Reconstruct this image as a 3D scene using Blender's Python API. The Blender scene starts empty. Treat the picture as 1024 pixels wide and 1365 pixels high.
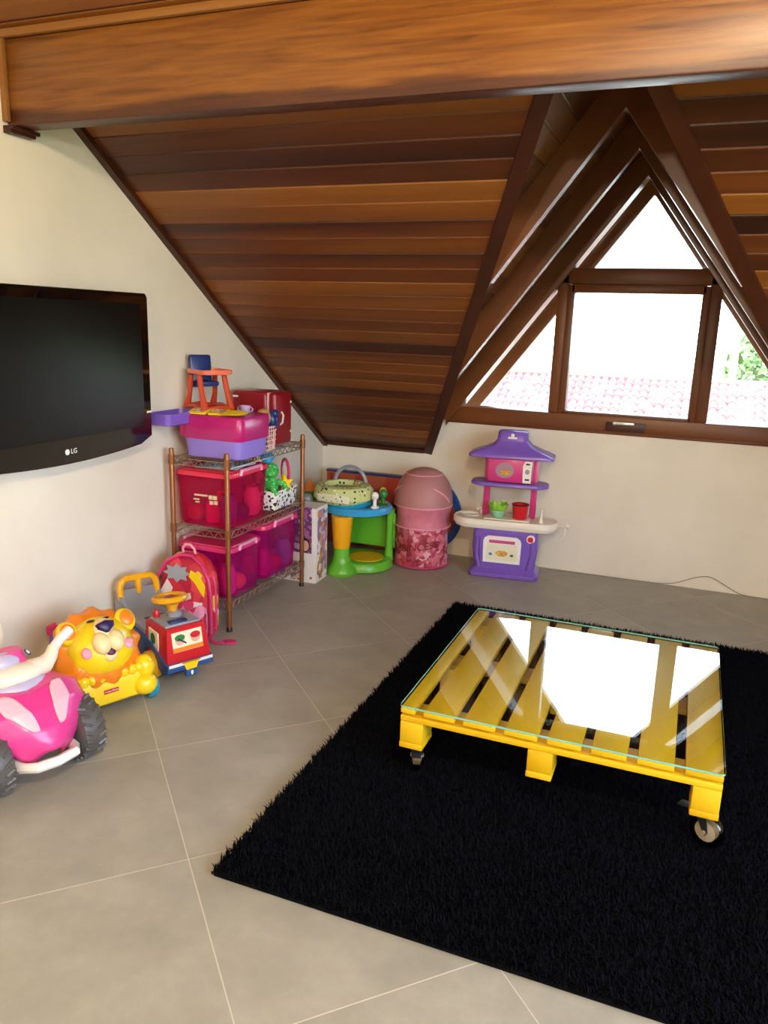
import bpy, bmesh, math, random
import numpy as np
from mathutils import Vector, Matrix
random.seed(7)
R = math.radians
SC = bpy.context.scene
COL = SC.collection
# ------------------------------------------------------------------ camera
F_PX, PITCH, ROLL, YAW, CAM_H = 1038.89, 13.605, 1.887, -21.187, 1.41
def set_camera():
    pi, ro, ya = R(PITCH), R(ROLL), R(YAW)
    fw = Vector((math.sin(ya)*math.cos(pi), math.cos(ya)*math.cos(pi), -math.sin(pi)))
    rt = Vector((math.cos(ya), -math.sin(ya), 0)); up = rt.cross(fw)
    r2 = math.cos(ro)*rt + math.sin(ro)*up; u2 = -math.sin(ro)*rt + math.cos(ro)*up
    m = Matrix((r2, u2, -fw)).transposed().to_4x4()
    m.translation = (0, 0, CAM_H)
    cd = bpy.data.cameras.new('camera'); co = bpy.data.objects.new('camera', cd)
    COL.objects.link(co); co.matrix_world = m
    cd.sensor_fit = 'VERTICAL'; cd.sensor_height = 36.0; cd.lens = 36.0*F_PX/1365.0
    cd.clip_start = 0.05; cd.clip_end = 300
    SC.camera = co
set_camera()
# ------------------------------------------------------------------ sky, sun, exposure
SKY_STRENGTH, SUN_STRENGTH, LAMP_WATTS, EXPOSURE = 0.6, 2.6, 46.0, 1.32
wd = bpy.data.worlds.new('sky'); SC.world = wd; wd.use_nodes = True
nt = wd.node_tree; bgn = nt.nodes['Background']
sk = nt.nodes.new('ShaderNodeTexSky'); sk.sky_type = 'NISHITA'; sk.sun_disc = False
sk.sun_elevation = R(52); sk.sun_rotation = R(200); sk.air_density = 1.0; sk.dust_density = 1.0; sk.ozone_density = 1.0
# thin bright haze over the whole sky
hz_ = nt.nodes.new('ShaderNodeMix'); hz_.data_type = 'RGBA'; hz_.blend_type = 'ADD'; hz_.inputs[0].default_value = 1.0
hz_.inputs[7].default_value = (4.6, 5.4, 6.6, 1); nt.links.new(sk.outputs[0], hz_.inputs[6]); nt.links.new(hz_.outputs[2], bgn.inputs[0]); bgn.inputs[1].default_value = SKY_STRENGTH
sd = bpy.data.lights.new('sun', 'SUN'); sd.energy = SUN_STRENGTH; sd.angle = R(1.0); sd.color = (1, .96, .9)
so = bpy.data.objects.new('sun_offscreen', sd); COL.objects.link(so)
so.rotation_euler = Vector((0.22, 0.62, -1.0)).to_track_quat('-Z', 'Y').to_euler()
vs = SC.view_settings
vs.view_transform = 'Standard'; vs.look = 'None'; vs.gamma = 1.0; vs.use_curve_mapping = False; vs.exposure = EXPOSURE

# ------------------------------------------------------------------ helpers
def lin(h):
    h = h.lstrip('#'); o = []
    for i in (0, 2, 4):
        c = int(h[i:i+2], 16)/255
        o.append(c/12.92 if c <= .04045 else ((c+.055)/1.055)**2.4)
    return (*o, 1)
MATS = {}
def principled(name):
    m = bpy.data.materials.new(name); m.use_nodes = True
    n = m.node_tree.nodes; return m, m.node_tree, n['Principled BSDF']
def node(t, ty, **kw):
    n = t.nodes.new(ty)
    for k, v in kw.items(): setattr(n, k, v)
    return n
def ramp(t, stops, interp='LINEAR'):
    n = t.nodes.new('ShaderNodeValToRGB'); cr = n.color_ramp; cr.interpolation = interp
    while len(cr.elements) < len(stops): cr.elements.new(.5)
    for e, (p, c) in zip(cr.elements, stops): e.position = p; e.color = c if not isinstance(c, str) else lin(c)
    return n
def mat(name, col, rough=.45, metal=0, bump=0, bscale=60, var=0, spec=.5, coat=0, sheen=0):
    if name in MATS: return MATS[name]
    m, t, b = principled(name)
    c = lin(col) if isinstance(col, str) else (*col[:3], 1)
    b.inputs['Base Color'].default_value = c; b.inputs['Roughness'].default_value = rough
    b.inputs['Metallic'].default_value = metal; b.inputs['Specular IOR Level'].default_value = spec
    b.inputs['Coat Weight'].default_value = coat; b.inputs['Coat Roughness'].default_value = .12
    b.inputs['Sheen Weight'].default_value = sheen
    tc = node(t, 'ShaderNodeTexCoord'); nz = node(t, 'ShaderNodeTexNoise')
    nz.inputs['Scale'].default_value = bscale; nz.inputs['Detail'].default_value = 4
    t.links.new(tc.outputs['Object'], nz.inputs['Vector'])
    v = var if var else .04
    mx = node(t, 'ShaderNodeMix', data_type='RGBA'); 
    mx.inputs[6].default_value = tuple(x*(1-v) for x in c[:3])+(1,); mx.inputs[7].default_value = tuple(min(1, x*(1+v)) for x in c[:3])+(1,)
    t.links.new(nz.outputs['Fac'], mx.inputs[0]); t.links.new(mx.outputs[2], b.inputs['Base Color'])
    if bump:
        bp = node(t, 'ShaderNodeBump'); bp.inputs['Strength'].default_value = bump; bp.inputs['Distance'].default_value = .004
        t.links.new(nz.outputs['Fac'], bp.inputs['Height']); t.links.new(bp.outputs[0], b.inputs['Normal'])
    MATS[name] = m; return m
def wood(name, stops, axis=0, stretch=14, rough=.4, rnd=.5, streak=.45, spec=.4, base_scale=1.0, toned=False):
    """wood with grain along `axis`; each object shifts its tone by its own random number"""
    if name in MATS: return MATS[name]
    m, t, b = principled(name)
    tc = node(t, 'ShaderNodeTexCoord'); oi = node(t, 'ShaderNodeObjectInfo')
    mp = node(t, 'ShaderNodeMapping'); s = [stretch*base_scale]*3; s[axis] = .9*base_scale; mp.inputs['Scale'].default_value = s
    t.links.new(tc.outputs['Object'], mp.inputs['Vector'])
    add = node(t, 'ShaderNodeVectorMath', operation='MULTIPLY_ADD')
    cmb = node(t, 'ShaderNodeCombineXYZ')
    for i in range(3): t.links.new(oi.outputs['Random'], cmb.inputs[i])
    add.inputs[1].default_value = (37, 53, 29); t.links.new(cmb.outputs[0], add.inputs[0]); t.links.new(mp.outputs[0], add.inputs[2])
    n1 = node(t, 'ShaderNodeTexNoise'); n1.inputs['Scale'].default_value = 1.6; n1.inputs['Detail'].default_value = 6; n1.inputs['Distortion'].default_value = .6
    n2 = node(t, 'ShaderNodeTexNoise'); n2.inputs['Scale'].default_value = .22; n2.inputs['Detail'].default_value = 2; n2.inputs['Distortion'].default_value = .8
    t.links.new(add.outputs[0], n1.inputs['Vector']); t.links.new(add.outputs[0], n2.inputs['Vector'])
    a = node(t, 'ShaderNodeMath', operation='MULTIPLY'); a.inputs[1].default_value = .35; t.links.new(n1.outputs['Fac'], a.inputs[0])
    c = node(t, 'ShaderNodeMath', operation='MULTIPLY_ADD'); c.inputs[1].default_value = streak*1.6; t.links.new(n2.outputs['Fac'], c.inputs[0]); t.links.new(a.outputs[0], c.inputs[2])
    src = oi.outputs['Random']
    if toned:                                                 # the board's own tone is kept in its object colour
        sc_ = node(t, 'ShaderNodeSeparateColor'); t.links.new(oi.outputs['Color'], sc_.inputs[0]); src = sc_.outputs[0]
    d = node(t, 'ShaderNodeMath', operation='MULTIPLY_ADD'); d.inputs[1].default_value = rnd; t.links.new(src, d.inputs[0]); t.links.new(c.outputs[0], d.inputs[2])
    e = node(t, 'ShaderNodeMath', operation='SUBTRACT'); e.inputs[1].default_value = .175+streak*.8+rnd*.5-.5; t.links.new(d.outputs[0], e.inputs[0])
    rp = ramp(t, stops); t.links.new(e.outputs[0], rp.inputs[0]); t.links.new(rp.outputs[0], b.inputs['Base Color'])
    b.inputs['Roughness'].default_value = rough; b.inputs['Specular IOR Level'].default_value = spec
    bp = node(t, 'ShaderNodeBump'); bp.inputs['Strength'].default_value = .12; bp.inputs['Distance'].default_value = .003
    t.links.new(n1.outputs['Fac'], bp.inputs['Height']); t.links.new(bp.outputs[0], b.inputs['Normal'])
    MATS[name] = m; return m
def clear_glass(name, tint='#ffffff', ior=1.5, rough=0.0):
    if name in MATS: return MATS[name]
    m = bpy.data.materials.new(name); m.use_nodes = True; t = m.node_tree; t.nodes.clear()
    o = node(t, 'ShaderNodeOutputMaterial'); mx = node(t, 'ShaderNodeMixShader'); tr = node(t, 'ShaderNodeBsdfTransparent')
    gl = node(t, 'ShaderNodeBsdfGlossy'); fr = node(t, 'ShaderNodeFresnel'); fr.inputs['IOR'].default_value = ior
    gl.inputs['Roughness'].default_value = rough; tr.inputs['Color'].default_value = lin(tint)
    ge = node(t, 'ShaderNodeNewGeometry'); inv = node(t, 'ShaderNodeMath', operation='SUBTRACT'); inv.inputs[0].default_value = 1
    mu = node(t, 'ShaderNodeMath', operation='MULTIPLY')
    t.links.new(ge.outputs['Backfacing'], inv.inputs[1]); t.links.new(inv.outputs[0], mu.inputs[1]); t.links.new(fr.outputs[0], mu.inputs[0])
    m2 = node(t, 'ShaderNodeMath', operation='MULTIPLY'); m2.inputs[1].default_value = 1.8; t.links.new(mu.outputs[0], m2.inputs[0])
    t.links.new(m2.outputs[0], mx.inputs[0]); t.links.new(tr.outputs[0], mx.inputs[1]); t.links.new(gl.outputs[0], mx.inputs[2]); t.links.new(mx.outputs[0], o.inputs[0])
    MATS[name] = m; return m
def sheer(name, col, opacity=.5, rough=.3, tint=None):
    """see-through coloured plastic or netting"""
    if name in MATS: return MATS[name]
    m, t, b = principled(name); b.inputs['Base Color'].default_value = lin(col); b.inputs['Roughness'].default_value = rough
    o = t.nodes['Material Output']; mx = node(t, 'ShaderNodeMixShader'); tr = node(t, 'ShaderNodeBsdfTransparent')
    tr.inputs['Color'].default_value = lin(tint or col); mx.inputs[0].default_value = opacity
    t.links.new(tr.outputs[0], mx.inputs[1]); t.links.new(b.outputs[0], mx.inputs[2]); t.links.new(mx.outputs[0], o.inputs[0])
    MATS[name] = m; return m
def blotch(name, cols, scale=18, rough=.5, kind='VORONOI', dist=0.0):
    """printed patchwork of the given colours"""
    if name in MATS: return MATS[name]
    m, t, b = principled(name); tc = node(t, 'ShaderNodeTexCoord')
    src = tc.outputs['Object']
    if dist:
        nz = node(t, 'ShaderNodeTexNoise'); nz.inputs['Scale'].default_value = scale*.8; t.links.new(src, nz.inputs['Vector'])
        ad = node(t, 'ShaderNodeVectorMath', operation='MULTIPLY_ADD'); ad.inputs[1].default_value = (dist, dist, dist)
        t.links.new(nz.outputs['Color'], ad.inputs[0]); t.links.new(src, ad.inputs[2]); src = ad.outputs[0]
    if kind == 'VORONOI':
        v = node(t, 'ShaderNodeTexVoronoi'); v.inputs['Scale'].default_value = scale; t.links.new(src, v.inputs['Vector'])
        sp = node(t, 'ShaderNodeSeparateColor'); t.links.new(v.outputs['Color'], sp.inputs[0]); fac = sp.outputs[0]
    else:
        v = node(t, 'ShaderNodeTexNoise'); v.inputs['Scale'].default_value = scale; v.inputs['Detail'].default_value = 3; t.links.new(src, v.inputs['Vector']); fac = v.outputs['Fac']
    n = len(cols)
    if kind == 'VORONOI': st = [(i/n, c) for i, c in enumerate(cols)]
    else: st = [(.3+.4*i/n, c) for i, c in enumerate(cols)]
    rp = ramp(t, st, 'CONSTANT'); t.links.new(fac, rp.inputs[0]); t.links.new(rp.outputs[0], b.inputs['Base Color'])
    b.inputs['Roughness'].default_value = rough
    MATS[name] = m; return m
def dots(name, base, dotcols, scale=30, thr=.28, rough=.7):
    if name in MATS: return MATS[name]
    m, t, b = principled(name); tc = node(t, 'ShaderNodeTexCoord')
    v = node(t, 'ShaderNodeTexVoronoi'); v.inputs['Scale'].default_value = scale; t.links.new(tc.outputs['Object'], v.inputs['Vector'])
    lt = node(t, 'ShaderNodeMath', operation='LESS_THAN'); lt.inputs[1].default_value = thr; t.links.new(v.outputs['Distance'], lt.inputs[0])
    sp = node(t, 'ShaderNodeSeparateColor'); t.links.new(v.outputs['Color'], sp.inputs[0])
    rp = ramp(t, [(i/len(dotcols), c) for i, c in enumerate(dotcols)], 'CONSTANT'); t.links.new(sp.outputs[0], rp.inputs[0])
    mx = node(t, 'ShaderNodeMix', data_type='RGBA'); mx.inputs[6].default_value = lin(base)
    t.links.new(lt.outputs[0], mx.inputs[0]); t.links.new(rp.outputs[0], mx.inputs[7]); t.links.new(mx.outputs[2], b.inputs['Base Color'])
    b.inputs['Roughness'].default_value = rough; MATS[name] = m; return m

def rrect(w, d, r, n=4):
    r = min(r, w/2-1e-4, d/2-1e-4); pts = []
    for cx, cy, a0 in ((w/2-r, d/2-r, 0), (-w/2+r, d/2-r, 90), (-w/2+r, -d/2+r, 180), (w/2-r, -d/2+r, 270)):
        for i in range(n+1):
            a = R(a0+90*i/n); pts.append((cx+r*math.cos(a), cy+r*math.sin(a)))
    return pts
class MB:
    def __init__(s): s.v = []; s.f = []; s.mi = []; s.cur = 0
    def put(s, vs, fs, M=None):
        o = len(s.v)
        for p in vs:
            p = Vector(p); s.v.append(M @ p if M else p)
        for f in fs: s.f.append([i+o for i in f]); s.mi.append(s.cur)
        return s
    def box(s, c, d, bev=0, seg=2, M=None):
        bm = bmesh.new(); bmesh.ops.create_cube(bm, size=1)
        for v in bm.verts: v.co = Vector((v.co.x*d[0]+c[0], v.co.y*d[1]+c[1], v.co.z*d[2]+c[2]))
        if bev: bmesh.ops.bevel(bm, geom=bm.edges[:], offset=min(bev, min(d)*.49), segments=seg, affect='EDGES', profile=.5)
        bm.verts.index_update()
        s.put([v.co.copy() for v in bm.verts], [[v.index for v in f.verts] for f in bm.faces], M); bm.free(); return s
    def loft(s, rings, cap=True, closed=True, M=None):
        n = len(rings[0]); vs = [p for r in rings for p in r]; fs = []
        for k in range(len(rings)-1):
            for i in range(n if closed else n-1):
                j = (i+1) % n; fs.append([k*n+i, k*n+j, (k+1)*n+j, (k+1)*n+i])
        if cap: fs.append(list(range(n))[::-1]); fs.append([(len(rings)-1)*n+i for i in range(n)])
        return s.put(vs, fs, M)
    def lathe(s, prof, n=20, M=None, cap=True, sx=1, sy=1):
        return s.loft([[(r*math.cos(2*math.pi*i/n)*sx, r*math.sin(2*math.pi*i/n)*sy, z) for i in range(n)] for r, z in prof], cap, True, M)
    def rlathe(s, prof, r=.03, n=4, M=None, cap=True):          # prof: (width, depth, z) rounded rectangles
        return s.loft([[(x, y, z) for x, y in rrect(w, d, r, n)] for w, d, z in prof], cap, True, M)
    def tube(s, path, r=.01, n=8, closed=False, M=None, cap=True):
        P = [Vector(p) for p in path]; N = len(P); rs = r if isinstance(r, (list, tuple)) else [r]*N
        T = []
        for i in range(N):
            a = P[(i-1) % N] if (closed or i) else P[0]; b = P[(i+1) % N] if (closed or i < N-1) else P[-1]
            T.append((b-a).normalized())
        u = T[0].orthogonal().normalized(); rings = []
        for i in range(N):
            u = (u - T[i]*u.dot(T[i])).normalized(); w = T[i].cross(u)
            rings.append([P[i]+(u*math.cos(2*math.pi*k/n)+w*math.sin(2*math.pi*k/n))*rs[i] for k in range(n)])
        if closed: rings.append(rings[0])
        return s.loft(rings, cap and not closed, True, M)
    def prism(s, poly, a, b, axis=1, M=None):                   # polygon in the two other axes, extruded a..b along axis
        def mk(p, t): return (t, p[0], p[1]) if axis == 0 else ((p[0], t, p[1]) if axis == 1 else (p[0], p[1], t))
        n = len(poly); vs = [mk(p, a) for p in poly]+[mk(p, b) for p in poly]
        fs = [list(range(n)), [n+i for i in range(n)][::-1]]+[[i, n+i, n+(i+1) % n, (i+1) % n] for i in range(n)]
        return s.put(vs, fs, M)
    def ell(s, c, r, nu=16, nv=10, M=None, fn=None):
        vs = []; fs = []
        for j in range(nv+1):
            ph = math.pi*j/nv
            for i in range(nu):
                th = 2*math.pi*i/nu; k = fn(th, ph) if fn else 1
                vs.append((c[0]+r[0]*k*math.sin(ph)*math.cos(th), c[1]+r[1]*k*math.sin(ph)*math.sin(th), c[2]-r[2]*k*math.cos(ph)))
        for j in range(nv):
            for i in range(nu): fs.append([j*nu+i, j*nu+(i+1) % nu, (j+1)*nu+(i+1) % nu, (j+1)*nu+i])
        return s.put(vs, fs, M)
    def grid(s, fn, nu, nv, M=None):
        vs = [fn(i/nu, j/nv) for j in range(nv+1) for i in range(nu+1)]
        fs = [[j*(nu+1)+i, j*(nu+1)+i+1, (j+1)*(nu+1)+i+1, (j+1)*(nu+1)+i] for j in range(nv) for i in range(nu)]
        return s.put(vs, fs, M)
    def torus(s, c, R1, r, n=24, m=8, M=None, axis=2, sx=1, sy=1):
        pts = []
        for i in range(n):
            a = 2*math.pi*i/n; x, y = R1*math.cos(a)*sx, R1*math.sin(a)*sy
            p = (x, y, 0) if axis == 2 else ((x, 0, y) if axis == 1 else (0, x, y))
            pts.append((p[0]+c[0], p[1]+c[1], p[2]+c[2]))
        return s.tube(pts, r, m, True, M)
    def build(s, name, m, parent=None, smooth=40, solid=0, loc=None, fix=True):
        me = bpy.data.meshes.new(name); me.from_pydata([tuple(v) for v in s.v], [], s.f)
        if fix:
            bm = bmesh.new(); bm.from_mesh(me); bmesh.ops.remove_doubles(bm, verts=bm.verts, dist=1e-5)
            bmesh.ops.recalc_face_normals(bm, faces=bm.faces); 
            bm.to_mesh(me); bm.free()
        ms = m if isinstance(m, (list, tuple)) else [m]
        for x in ms: me.materials.append(x)
        if len(ms) > 1 and len(me.polygons) == len(s.mi): me.polygons.foreach_set('material_index', s.mi)
        if smooth:
            me.shade_smooth(); me.set_sharp_from_angle(angle=R(smooth))
        o = bpy.data.objects.new(name, me); COL.objects.link(o); o.parent = parent
        if loc: o.location = loc
        if solid:
            md = o.modifiers.new('thick', 'SOLIDIFY'); md.thickness = solid; md.offset = -1
        return o
def tag(o, label, cat, group=None):
    o['label'] = label; o['category'] = cat
    if group: o['group'] = group
    return o
def thing(name, label, cat, loc=(0, 0, 0), rz=0, group=None, tilt=None):
    o = bpy.data.objects.new(name, None); COL.objects.link(o); o.location = loc
    o.rotation_euler = (tilt[0], tilt[1], rz) if tilt else (0, 0, rz); o.empty_display_size = .05
    return tag(o, label, cat, group)
def struct(o): o['kind'] = 'structure'; return o
def sempty(name, label=None):
    o = bpy.data.objects.new(name, None); COL.objects.link(o); o.empty_display_size = .05; struct(o)
    if label: o['label'] = label
    return o
def T(x=0, y=0, z=0, rx=0, ry=0, rz=0, s=1):
    return Matrix.Translation((x, y, z)) @ Matrix.Rotation(R(rz), 4, 'Z') @ Matrix.Rotation(R(ry), 4, 'Y') @ Matrix.Rotation(R(rx), 4, 'X') @ Matrix.Scale(s, 4)
def lettering(name, txt, size, m, parent, M, ext=.0006, bend=None):
    cu = bpy.data.curves.new(name, 'FONT'); cu.body = txt; cu.size = size; cu.extrude = ext; cu.align_x = 'CENTER'; cu.align_y = 'CENTER'; cu.resolution_u = 3
    tmp = bpy.data.objects.new('tmp_text', cu); COL.objects.link(tmp)
    dg = bpy.context.evaluated_depsgraph_get(); me = bpy.data.meshes.new_from_object(tmp.evaluated_get(dg))
    bpy.data.objects.remove(tmp); bpy.data.curves.remove(cu)
    if bend:
        for v in me.vertices: v.co = bend(v.co)
    me.transform(M); me.materials.clear(); me.materials.append(m); me.name = name
    o = bpy.data.objects.new(name, me); COL.objects.link(o); o.parent = parent; return o
def arc(c, r, a0, a1, n, plane='xz'):
    o = []
    for i in range(n+1):
        a = R(a0+(a1-a0)*i/n); x, y = r*math.cos(a), r*math.sin(a)
        o.append({'xz': (c[0]+x, c[1], c[2]+y), 'xy': (c[0]+x, c[1]+y, c[2]), 'yz': (c[0], c[1]+x, c[2]+y)}[plane])
    return o

# ------------------------------------------------------------------ room dimensions
XL, XR, YB, YF = -2.22, 1.95, 4.5825, -2.6
SL, ZK = 0.68, 0.641                      # ceiling slope and height of the knee wall
YRIDGE = 0.4
XC, RA, ZA = -0.345, 1.332, 2.196         # dormer axis, dormer pitch, height of the rafters' underside at the ridge
RD = 0.11*math.sqrt(1+RA*RA)              # rafter depth measured upright
def zc(y): return ZK+(YB-y)*SL if y >= YRIDGE else ZK+(YB-YRIDGE)*SL-(YRIDGE-y)*SL
def u_open(y): return max(0.0, .175+.472*(y-2.483))      # half-width of the dormer opening
def u_dorm(y): return max(0.0, (ZA+RD-zc(y))/RA)
cs = 1/math.sqrt(1+SL*SL); sn = SL*cs
# ---- materials of the shell
m_ceil = wood('ceiling_boards', [(0.0, '#28130d'), (.26, '#452010'), (.5, '#673614'), (.75, '#854f1c'), (1.0, '#9c6a30')], 0, 16, .42, .9, .75, toned=True)
m_dorm = wood('dormer_boards', [(0.0, '#28130d'), (.26, '#452010'), (.5, '#673614'), (.75, '#854f1c'), (1.0, '#9c6a30')], 1, 12, .4, .4, .4)
m_dark = wood('dark_trim_wood', [(0.0, '#1e0c07'), (.5, '#3c1a0d'), (1.0, '#5a2a13')], 1, 10, .42, .2, .3)
m_raft = wood('rafter_wood', [(0.0, '#452010'), (.5, '#673614'), (1.0, '#854f1c')], 0, 9, .32, .2, .3, spec=.6)
m_frame = wood('window_wood', [(0.0, '#452010'), (.45, '#6b3b1b'), (.8, '#854f24'), (1.0, '#9c6a34')], 2, 9, .4, .3, .35)
m_frame_x = wood('window_wood_rail', [(0.0, '#452010'), (.45, '#6b3b1b'), (.8, '#854f24'), (1.0, '#9c6a34')], 0, 9, .4, .3, .35)
def beam_mat():
    m, t, b = principled('beam_wood')
    tc = node(t, 'ShaderNodeTexCoord'); mp = node(t, 'ShaderNodeMapping'); mp.inputs['Scale'].default_value = (1.6, 14, 24)
    t.links.new(tc.outputs['Object'], mp.inputs[0])
    n1 = node(t, 'ShaderNodeTexNoise'); n1.inputs['Scale'].default_value = 2.2; n1.inputs['Detail'].default_value = 8; n1.inputs['Distortion'].default_value = .5
    t.links.new(mp.outputs[0], n1.inputs['Vector'])
    r1 = ramp(t, [(.25, '#532c10'), (.42, '#77461a'), (.55, '#84501d'), (.8, '#966228')]); t.links.new(n1.outputs['Fac'], r1.inputs[0])
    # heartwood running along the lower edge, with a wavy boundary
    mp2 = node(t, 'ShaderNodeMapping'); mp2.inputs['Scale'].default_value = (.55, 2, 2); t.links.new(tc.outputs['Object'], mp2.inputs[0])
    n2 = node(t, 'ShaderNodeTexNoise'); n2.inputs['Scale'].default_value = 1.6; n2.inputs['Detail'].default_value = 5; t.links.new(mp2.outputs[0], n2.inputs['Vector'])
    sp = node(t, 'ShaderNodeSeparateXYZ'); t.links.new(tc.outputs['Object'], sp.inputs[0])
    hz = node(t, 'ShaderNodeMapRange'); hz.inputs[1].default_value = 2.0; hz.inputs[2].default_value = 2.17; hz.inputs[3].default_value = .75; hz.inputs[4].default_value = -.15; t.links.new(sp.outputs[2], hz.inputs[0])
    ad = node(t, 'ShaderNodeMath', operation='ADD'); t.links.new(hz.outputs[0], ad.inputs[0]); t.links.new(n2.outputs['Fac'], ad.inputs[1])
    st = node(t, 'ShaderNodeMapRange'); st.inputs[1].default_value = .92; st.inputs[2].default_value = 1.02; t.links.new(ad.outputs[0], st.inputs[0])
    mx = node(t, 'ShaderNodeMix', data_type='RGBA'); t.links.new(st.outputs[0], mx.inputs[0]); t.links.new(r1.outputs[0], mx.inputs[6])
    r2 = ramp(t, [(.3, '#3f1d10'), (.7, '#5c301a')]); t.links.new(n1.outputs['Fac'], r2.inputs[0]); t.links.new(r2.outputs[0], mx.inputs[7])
    t.links.new(mx.outputs[2], b.inputs['Base Color']); b.inputs['Roughness'].default_value = .36
    bp = node(t, 'ShaderNodeBump'); bp.inputs['Strength'].default_value = .15; bp.inputs['Distance'].default_value = .003
    t.links.new(n1.outputs['Fac'], bp.inputs['Height']); t.links.new(bp.outputs[0], b.inputs['Normal'])
    return m
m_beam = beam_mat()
def plaster():
    m, t, b = principled('wall_plaster'); tc = node(t, 'ShaderNodeTexCoord')
    n = node(t, 'ShaderNodeTexNoise'); n.inputs['Scale'].default_value = 2.5; n.inputs['Detail'].default_value = 6; t.links.new(tc.outputs['Object'], n.inputs['Vector'])
    r_ = ramp(t, [(.3, '#ddd2bd'), (.7, '#e9dfcb')]); t.links.new(n.outputs['Fac'], r_.inputs[0]); t.links.new(r_.outputs[0], b.inputs['Base Color'])
    n2 = node(t, 'ShaderNodeTexNoise'); n2.inputs['Scale'].default_value = 90; n2.inputs['Detail'].default_value = 3; t.links.new(tc.outputs['Object'], n2.inputs['Vector'])
    bp = node(t, 'ShaderNodeBump'); bp.inputs['Strength'].default_value = .12; bp.inputs['Distance'].default_value = .003; t.links.new(n2.outputs['Fac'], bp.inputs['Height']); t.links.new(bp.outputs[0], b.inputs['Normal'])
    b.inputs['Roughness'].default_value = .75; return m
m_wall = plaster()
def tile_mat():
    m, t, b = principled('porcelain_tile'); tc = node(t, 'ShaderNodeTexCoord'); oi = node(t, 'ShaderNodeObjectInfo')
    n = node(t, 'ShaderNodeTexNoise'); n.inputs['Scale'].default_value = 5; n.inputs['Detail'].default_value = 9; n.inputs['Roughness'].default_value = .62
    mp = node(t, 'ShaderNodeMapping'); t.links.new(tc.outputs['Object'], mp.inputs[0]); 
    cm = node(t, 'ShaderNodeCombineXYZ'); mu = node(t, 'ShaderNodeMath', operation='MULTIPLY'); mu.inputs[1].default_value = 30
    t.links.new(oi.outputs['Random'], mu.inputs[0]); t.links.new(mu.outputs[0], cm.inputs[2]); t.links.new(cm.outputs[0], mp.inputs['Location'])
    t.links.new(mp.outputs[0], n.inputs['Vector'])
    r_ = ramp(t, [(.3, '#989484'), (.5, '#a39e8d'), (.72, '#b0ab9a')]); t.links.new(n.outputs['Fac'], r_.inputs[0]); t.links.new(r_.outputs[0], b.inputs['Base Color'])
    b.inputs['Roughness'].default_value = .42; b.inputs['Specular IOR Level'].default_value = .4
    rr = node(t, 'ShaderNodeMapRange'); rr.inputs[3].default_value = .36; rr.inputs[4].default_value = .52; t.links.new(n.outputs['Fac'], rr.inputs[0]); t.links.new(rr.outputs[0], b.inputs['Roughness'])
    return m
m_tile = tile_mat(); m_grout = mat('grout', '#cbc3b2', .9, bscale=40, bump=.2)

# ---- floor: grout bed and 45 degree porcelain tiles
floor = struct(MB().box(((XL+XR)/2, (YF+YB)/2, -.06), (XR-XL+.3, YB-YF+.3, .1190)).build('floor', m_grout, smooth=0)); floor['label'] = 'grey beige porcelain tile floor laid diagonally'
def clip(poly, x0, x1, y0, y1):
    def cut(ps, f):
        o = []
        for i in range(len(ps)):
            a, b = ps[i-1], ps[i]; fa, fb = f(a), f(b)
            if (fa >= 0) != (fb >= 0):
                k = fa/(fa-fb); o.append((a[0]+(b[0]-a[0])*k, a[1]+(b[1]-a[1])*k))
            if fb >= 0: o.append(b)
        return o
    for f in (lambda p: p[0]-x0, lambda p: x1-p[0], lambda p: p[1]-y0, lambda p: y1-p[1]):
        poly = cut(poly, f)
        if len(poly) < 3: return None
    return poly
TS, U0, V0, G = .588, .278, 1.262, .0017; c45 = math.sqrt(.5); full_tile = None
for i in range(-8, 10):
    for j in range(-8, 10):
        u0, v0 = U0+i*TS, V0+j*TS
        q = [(u0+G, v0+G), (u0+TS-G, v0+G), (u0+TS-G, v0+TS-G), (u0+G, v0+TS-G)]
        w = [((u-v)*c45, (u+v)*c45) for u, v in q]
        c = clip(w, XL+.001, XR-.001, YF+.001, YB-.001)
        if not c: continue
        ox, oy = w[0]
        inside = all(XL+.001 <= p[0] <= XR-.001 and YF+.001 <= p[1] <= YB-.001 for p in w)
        if inside and full_tile:
            o = full_tile.copy(); COL.objects.link(o); o.location = (ox, oy, 0); continue
        o = MB().prism([(p[0]-ox, p[1]-oy) for p in c], -.012, 0, 2).build('tile', m_tile, floor, 0); o.location = (ox, oy, 0)
        if inside: full_tile = o
# ---- walls
def side_wall(name, x0, x1, holes=()):
    mb = MB()
    prof = [(YF-.12, 0), (YB+.12, 0), (YB+.12, ZK-.06), (YRIDGE, zc(YRIDGE)+.02), (YF-.12, zc(YF-.12)+.02)]
    if not holes: mb.prism([(p[0], p[1]) for p in prof], x0, x1, 0)
    else:
        y0, y1, z0, z1 = holes[0]
        mb.prism([(YF-.12, 0), (YB+.12, 0), (YB+.12, ZK-.06), (y1, zc(y1)), (y1, z0), (y0, z0), (y0, zc(y0)+.02), (YF-.12, zc(YF-.12)+.02)], x0, x1, 0)
        mb.prism([(y0, z1), (y1, z1), (y1, zc(y1)), (YRIDGE, zc(YRIDGE)+.02), (y0, zc(y0)+.02)], x0, x1, 0)
    return struct(mb.build(name, m_wall, smooth=0))
wl = side_wall('wall_left', XL-.12, XL); wl['label'] = 'cream plastered side wall under the sloping ceiling'
W2 = (-.9, 1.85, .5, 2.2)
wr = side_wall('wall_right', XR, XR+.12, [W2]); wr['label'] = 'cream plastered side wall with a window'
ZS = .855
mb = MB(); uS = u_open(YB)+.12
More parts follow.
